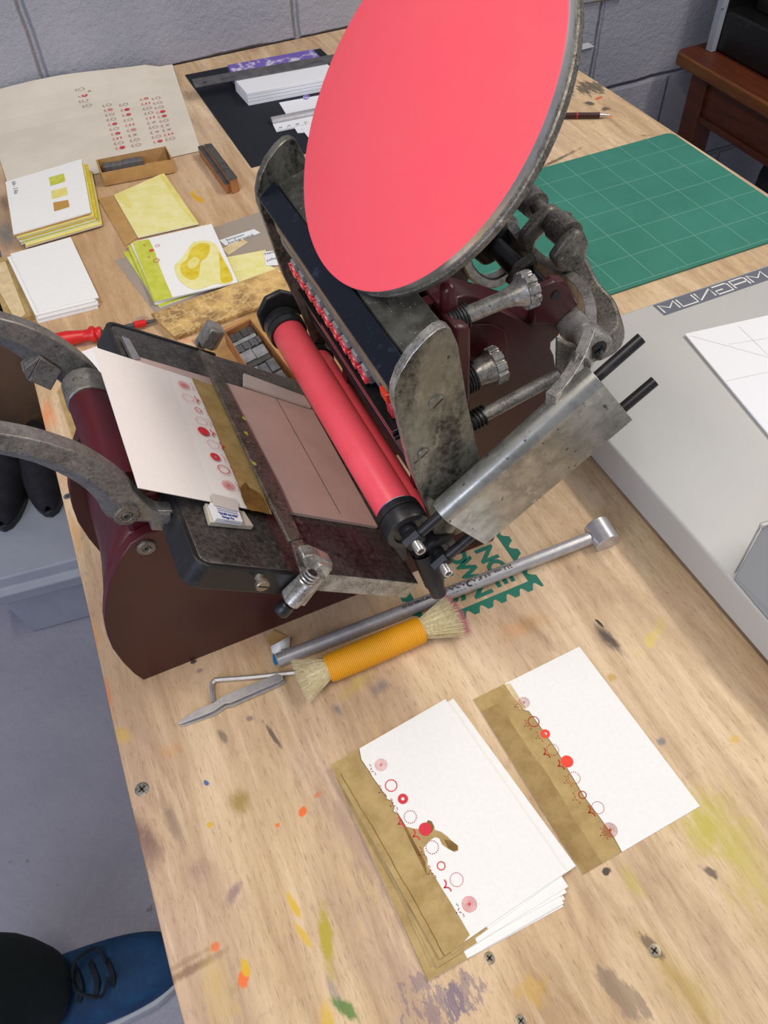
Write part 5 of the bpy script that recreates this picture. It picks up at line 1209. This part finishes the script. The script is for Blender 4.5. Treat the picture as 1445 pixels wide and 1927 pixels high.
# ================================================================== MAGNUM cutter at the right
cu = thing('paper_cutter', (-.22, -.65, 0), 'light grey paper cutter base with a dark grey word strip along its back edge', 'paper cutter')
cz = .050; cxl = -.4475; cyb = P(1225, 572, cz).y
b = MB(); b.box((cxl, -1.02, .012), (.03, cyb, cz), 'cutter'); b.build('base', cu, bevel=.0028, seg=4)
for x, y in ((P(1345, 1130, .0).x + .014, P(1345, 1130, .0).y), (cxl + .02, cyb - .03), (.0, cyb - .03), (cxl + .03, -.98)):
    b = MB(); b.lathe((x, y, .0002), Z, [(0, 0), (0, .012), (.0115, .013), (.0121, 0)], 'rubber', 28); b.build('rubber_foot', cu)
b = MB(); x0 = P(1226, 573, cz).x; zz = cz + .0002; sy = cyb - .003; h_ = .0205
b.box((x0, sy - h_, cz + .00005), (.02, sy, zz), 'greyd'); b.build('word_strip', cu)
# lettering of the strip, read from the far side: square-cut strokes with thickness
M['lettering'] = mat('off_white_lettering', sr(226, 226, 222), .5)
b = MB(); zl = zz + .0002; hh = .0135; wl = .0200; gap = .0042; y0 = sy - .0035
def L_(pts, xo): b.stroke([Vector((xo - a * wl, y0 - c * hh, zl)) for a, c in pts], .0021, Z, 'lettering')
glyph = {'M': [[(0, 1), (0, 0), (.5, .62), (1, 0), (1, 1)]], 'A': [[(0, 1), (0, .12), (.15, 0), (1, 0), (1, 1)], [(0, .55), (1, .55)]], 'G': [[(1, 0), (.15, 0), (0, .15), (0, 1), (1, 1), (1, .55), (.5, .55)]],
         'N': [[(0, 1), (0, 0), (1, 1), (1, 0)]], 'U': [[(0, 0), (0, 1), (1, 1), (1, 0)]]}
word = 'MAGNUM'
xs = x0 + .004 + wl     # last letter ends next to the left end of the strip
word_x = []
xo = x0 + .004 + wl
for ch in word[::-1]: word_x.append((ch, xo)); xo += wl + gap
for ch, xo in word_x:
    for st in glyph[ch]: L_([(a, 1 - c) if False else (a, c) for a, c in st], xo)
b.build('lettering', cu, merge=False, recalc=False)
# bracket with folded edge at the right
zb = .052
bk = [P(u, v, zb + .022) for u, v in ((1437, 985), (1384, 1070))]
b = MB()
q = [P(1437, 988, .09), P(1500, 960, .09), P(1520, 1240, .054), P(1446, 1166, .0505), P(1381, 1090, .0505)]
b.prism(q, Z * -.0015, 'mid'); 
b.prism([P(1430, 986, .0915), P(1437, 983, .0915), P(1389, 1071, .056), P(1383, 1074, .056)], Z * -.0045, 'cutter')
b.prism([P(1430, 986, .0915), P(1500, 958, .0915), P(1505, 964, .0915), P(1437, 990, .0915)], Z * -.004, 'cutter'); b.build('side_guard', cu, bevel=.0004)
# plastic sheet resting on the cutter
b = MB(); q = [P(1289, 628, cz + .0035), P(1500, 581, cz + .0035), P(1640, 820, cz + .0035), P(1470, 845, cz + .0035)]
b.prism([p - Z * .002 for p in q], Z * .002, 'label')
for l_ in (((1300, 632), (1445, 672)), ((1370, 648), (1445, 636)), ((1389, 613), (1445, 668)), ((1365, 717), (1445, 700))):
    b.stroke([P(*l_[0], cz + .0037), P(*l_[1], cz + .0037)], .0004, Z, 'tape')
tag(b.build('white_board', None, tuple(q[0] - Z * .002), merge=False), 'white board with faint lines lying on the grey paper cutter', 'board')

# ================================================================== low wooden table and black machine at the back right
st = thing('side_table', (.75, .25, FLOOR), 'low dark brown wooden side table against the back wall', 'side table')
yc_ = .575; A_ = P(1262, 95, y=yc_); zt = A_.z; xa = A_.x + .01
b = MB(); out = [(xa, yc_ - .012), (xa + .016, yc_), (xa + .50, yc_), (xa + .50, -.5), (xa, -.5)]
b.prism([(x, y, zt - .028) for x, y in out], Z * .028, 'woodedge', 'wood', 'woodedge'); b.build('top', st, bevel=.005, seg=3)
b = MB(); b.box((xa + .030, -.45, zt - .125), (xa + .048, .50, zt - .030), 'wood'); b.box((xa + .024, -.45, zt - .127), (xa + .048, .50, zt - .112), 'wood'); b.build('apron', st, bevel=.002)
for y in (.47, -.47):
    for x in (xa + .020, xa + .42):
        b = MB(); b.prism([(x, y, zt - .030), (x + .052, y, zt - .030), (x + .052, y + .052, zt - .030), (x, y + .052, zt - .030)], Z * (FLOOR - zt + .0302), 'wood'); b.build('leg', st, bevel=.002)
mc = thing('black_machine', (xa + .2, .2, zt), 'black boxy machine with pale metal corner strip on the wooden side table', 'machine')
c0 = P(1330, 88, z=zt)
b = MB(); b.box((c0.x + .002, -.40, zt + .0005), (c0.x + .34, c0.y - .02, zt + .085), 'glossblack'); b.build('base_housing', mc, bevel=.006)
b = MB(); b.box((c0.x + .05, -.40, zt + .085), (c0.x + .34, c0.y - .06, zt + .42), 'glossblack'); b.box((c0.x + .002, c0.y - .030, zt + .0005), (c0.x + .34, c0.y - .02, zt + .42), 'glossblack'); b.build('upper_housing', mc, bevel=.003)
b = MB(); b.box((c0.x - .014, c0.y - .030, zt + .0005), (c0.x + .001, c0.y - .012, zt + .42), 'grey'); b.build('corner_strip', mc, bevel=.001)
for z_ in (.09, .11):
    b = MB(); b.lathe((c0.x - .0145 if z_ < .1 else c0.x + .03, c0.y - .031, zt + z_), -Y, [(0, .003), (.0015, .0025), (.0018, 0)], 'steel', 12); b.build('screw', mc)
# black cloth bag hanging at the far right edge
b = MB(); c = P(1450, 340, z=-.35); rings = []
for k in range(9):
    t = k / 8; r0 = .03 + .035 * math.sin(PI * min(1, t * 1.1)); rings.append([c + Vector((.05 + r0 * math.cos(a) * (1 + .25 * math.sin(3 * a + k)), r0 * math.sin(a), .10 - .40 * t)) for a in [2 * PI * i / 14 for i in range(14)]])
b.loft(rings, 'blackcloth'); 
rings = None
tag(b.build('black_bag', None, tuple(c), angle=60), 'crumpled black cloth bag at the right edge below the table', 'bag')

# ================================================================== left, under and beside the table
# grey plastic storage box with lid
sb = thing('storage_box', (-1.2, .3, FLOOR), 'grey plastic storage box with stepped lid on the floor left of the table', 'storage box')
p0, p1 = P(62, 1190, FLOOR), P(158, 1164, FLOOR); d = (p1 - p0).normalized(); nb = Vector((-d.y, d.x, 0)); hb = .17
b = MB(); A0_ = p0; 
bot = [p0 + Z * .001, p0 + d * .40 + Z * .001, p0 + d * .40 + nb * .26 + Z * .001, p0 + nb * .26 + Z * .001]
ins = .012
topr = [p0 - d * ins - nb * ins + Z * hb, p0 + d * (.40 + ins) - nb * ins + Z * hb, p0 + d * (.40 + ins) + nb * (.26 + ins) + Z * hb, p0 - d * ins + nb * (.26 + ins) + Z * hb]
b.loft([bot, topr], 'grey'); b.build('box_body', sb, bevel=.004)
def rect(o_, z): return [p0 - d * o_ - nb * o_ + Z * z, p0 + d * (.40 + o_) - nb * o_ + Z * z, p0 + d * (.40 + o_) + nb * (.26 + o_) + Z * z, p0 - d * o_ + nb * (.26 + o_) + Z * z]
b = MB(); b.loft([rect(.028, hb - .028), rect(.032, hb + .002), rect(.020, hb + .008), rect(.016, hb + .032), rect(-.004, hb + .040)], 'grey'); b.build('lid', sb, bevel=.003)
# two dark slippers standing on the lid
lz = FLOOR + hb + .041
def slipper(u0, v0, u1, v1, hw, label):
    a, c = P(u0, v0, lz + .02), P(u1, v1, lz + .02); a.z = lz + .0005; c.z = lz + .0005
    dd = (c - a).normalized(); L = .27; s = Vector((-dd.y, dd.x, 0)); t = thing('slipper', tuple(a), label, 'slipper', 'pair of dark slippers')
    def outl(k_):
        L_o = []
        for i in range(20):
            an = 2 * PI * i / 20; x = math.cos(an); y = math.sin(an)
            L_o.append(a - dd * (L / 2) * (1 - x) * 1.0 + dd * .0 + s * y * hw * (1 + .12 * x) * k_)
        return L_o
    b = MB(); b.loft([outl(.96), [p + Z * .016 for p in outl(1.02)]], 'rubber'); b.build('sole', t, bevel=.002)
    b = MB(); rings = []
    for i in range(9):
        x = i / 8; w = hw * math.sqrt(max(.02, 1 - (x * .98) ** 2.6)); cc = a - dd * (.135 * (1 - x) - .0)
        rings.append([a - dd * (.14 - .138 * x) + s * (w * math.cos(q)) + Z * (.016 + (.055 - .018 * x) * math.sin(q) * (w / hw) ** .6) for q in [PI * k / 12 for k in range(13)]])
    b.loft(rings, 'blackcloth', False, False); o = b.build('upper', t, angle=60); sm = o.modifiers.new('s', 'SOLIDIFY'); sm.thickness = .004
    return t
slipper(2, 990, -4, 1028, .038, 'dark slipper on the grey box lid, left one of the pair')
slipper(92, 962, 98, 992, .037, 'dark slipper on the grey box lid, right one of the pair')
# brown paper bag further back
b = MB(); q0 = P(-60, 900, -.40); rings = []
bx0, bx1, by0, by1 = -1.45, -1.0, .47, .60
for k in range(7):
    t = k / 6; z = FLOOR + .001 + .50 * t; w = .02 * math.sin(t * 9)
    rings.append([(bx0 + w, by0 - w, z), ((bx0 + bx1) / 2, by0 + .03 * math.sin(t * 7), z), (bx1 - w, by0 + w * 1.2, z), (bx1 + .03 * math.sin(t * 5 + 1), (by0 + by1) / 2, z), (bx1 + w, by1, z), ((bx0 + bx1) / 2, by1 - w, z), (bx0, by1, z)])
b.loft(rings, 'brownbag', True, True); tag(b.build('paper_bag', None, ((bx0 + bx1) / 2, .3, FLOOR), angle=50), 'large brown paper bag on the floor behind the slippers', 'bag')

# ================================================================== person at the left: shoe and trouser leg
pe = thing('person', (-1.35, -.62, FLOOR), 'person standing at the left edge in dark trousers and a blue running shoe', 'person')
toe = P(356, 1788, z=FLOOR + .03); toe.z = FLOOR; hd_ = (P(352, 1800, z=FLOOR + .03) - P(110, 1893, z=FLOOR + .03)); hd_.z = 0; hd_.normalize(); sv_ = Vector((-hd_.y, hd_.x, 0))
Ls = .295
secs = [(0, .010, .034), (.02, .034, .056), (.06, .050, .066), (.12, .056, .074), (.18, .053, .094), (.23, .047, .112), (.27, .040, .112), (.29, .022, .10)]
def shoe_ring(dist, hw, ht, z0=.012, n=20, k=1.0):
    c = toe - hd_ * dist; out = []
    for i in range(n):
        a = 2 * PI * i / n; y = math.cos(a); zq = math.sin(a)
        out.append(c + sv_ * hw * k * (abs(y) ** .75) * (1 if y > 0 else -1) + Z * (z0 + (ht - z0) * (.35 + .65 * (max(zq, 0) ** .8)) if zq > 0 else z0 + (ht - z0) * .35 * (1 + zq)))
    return out
b = MB(); b.loft([shoe_ring(*s) for s in secs], 'shoe'); sh = b.build('shoe', pe, angle=70); sb_ = sh.modifiers.new('sub', 'SUBSURF'); sb_.levels = 1; sb_.render_levels = 2
b = MB(); ol = []
for s in secs: ol.append(toe - hd_ * s[0] + sv_ * (s[1] + .003))
ol = [toe + hd_ * .004] + ol + [toe - hd_ * s[0] - sv_ * (s[1] + .003) for s in secs[::-1]]
b.prism([p + Z * .0005 for p in ol], Z * .026, 'sole'); b.build('sole', sh, bevel=.004)
for k in range(5):
    x = .105 + .020 * k; b = MB(); hz = .074 + .0085 * k
    pts = [toe - hd_ * (x + .006) + sv_ * .024 + Z * (hz - .008), toe - hd_ * x + sv_ * .010 + Z * (hz + .004), toe - hd_ * (x - .004) - sv_ * .010 + Z * (hz + .004), toe - hd_ * (x + .004) - sv_ * .026 + Z * (hz - .008)]
    b.strap(smooth(pts, 3), .002, .007, Z, 'lace'); b.build('lace', sh)
for sg in (1, -1):
    b = MB(); c = toe - hd_ * .15 + Z * .098; b.tube(smooth([c, c + sv_ * .02 * sg + Z * .012 + hd_ * .01, c + sv_ * .032 * sg + hd_ * .035 - Z * .006, c + sv_ * .010 * sg + hd_ * .045 - Z * .008], 4), .0026, 'lace', 8); b.build('lace', sh)
b = MB(); an = toe - hd_ * .235 + Z * .10
kn = Vector((an.x - .20, an.y - .10, FLOOR + .50)); hp = Vector((kn.x - .12, kn.y - .12, FLOOR + .92))
spine = smooth([an + Z * -.02 + hd_ * .03, an + Z * .06 - hd_ * .01, an.lerp(kn, .35), kn, kn.lerp(hp, .5), hp], 4)
b.tube(spine, [.062 + .030 * min(1, i / 6) + (.020 * max(0, (i - 8) / 12)) for i in range(len(spine))], 'trousers', 28); b.build('trouser_leg', pe, angle=80)
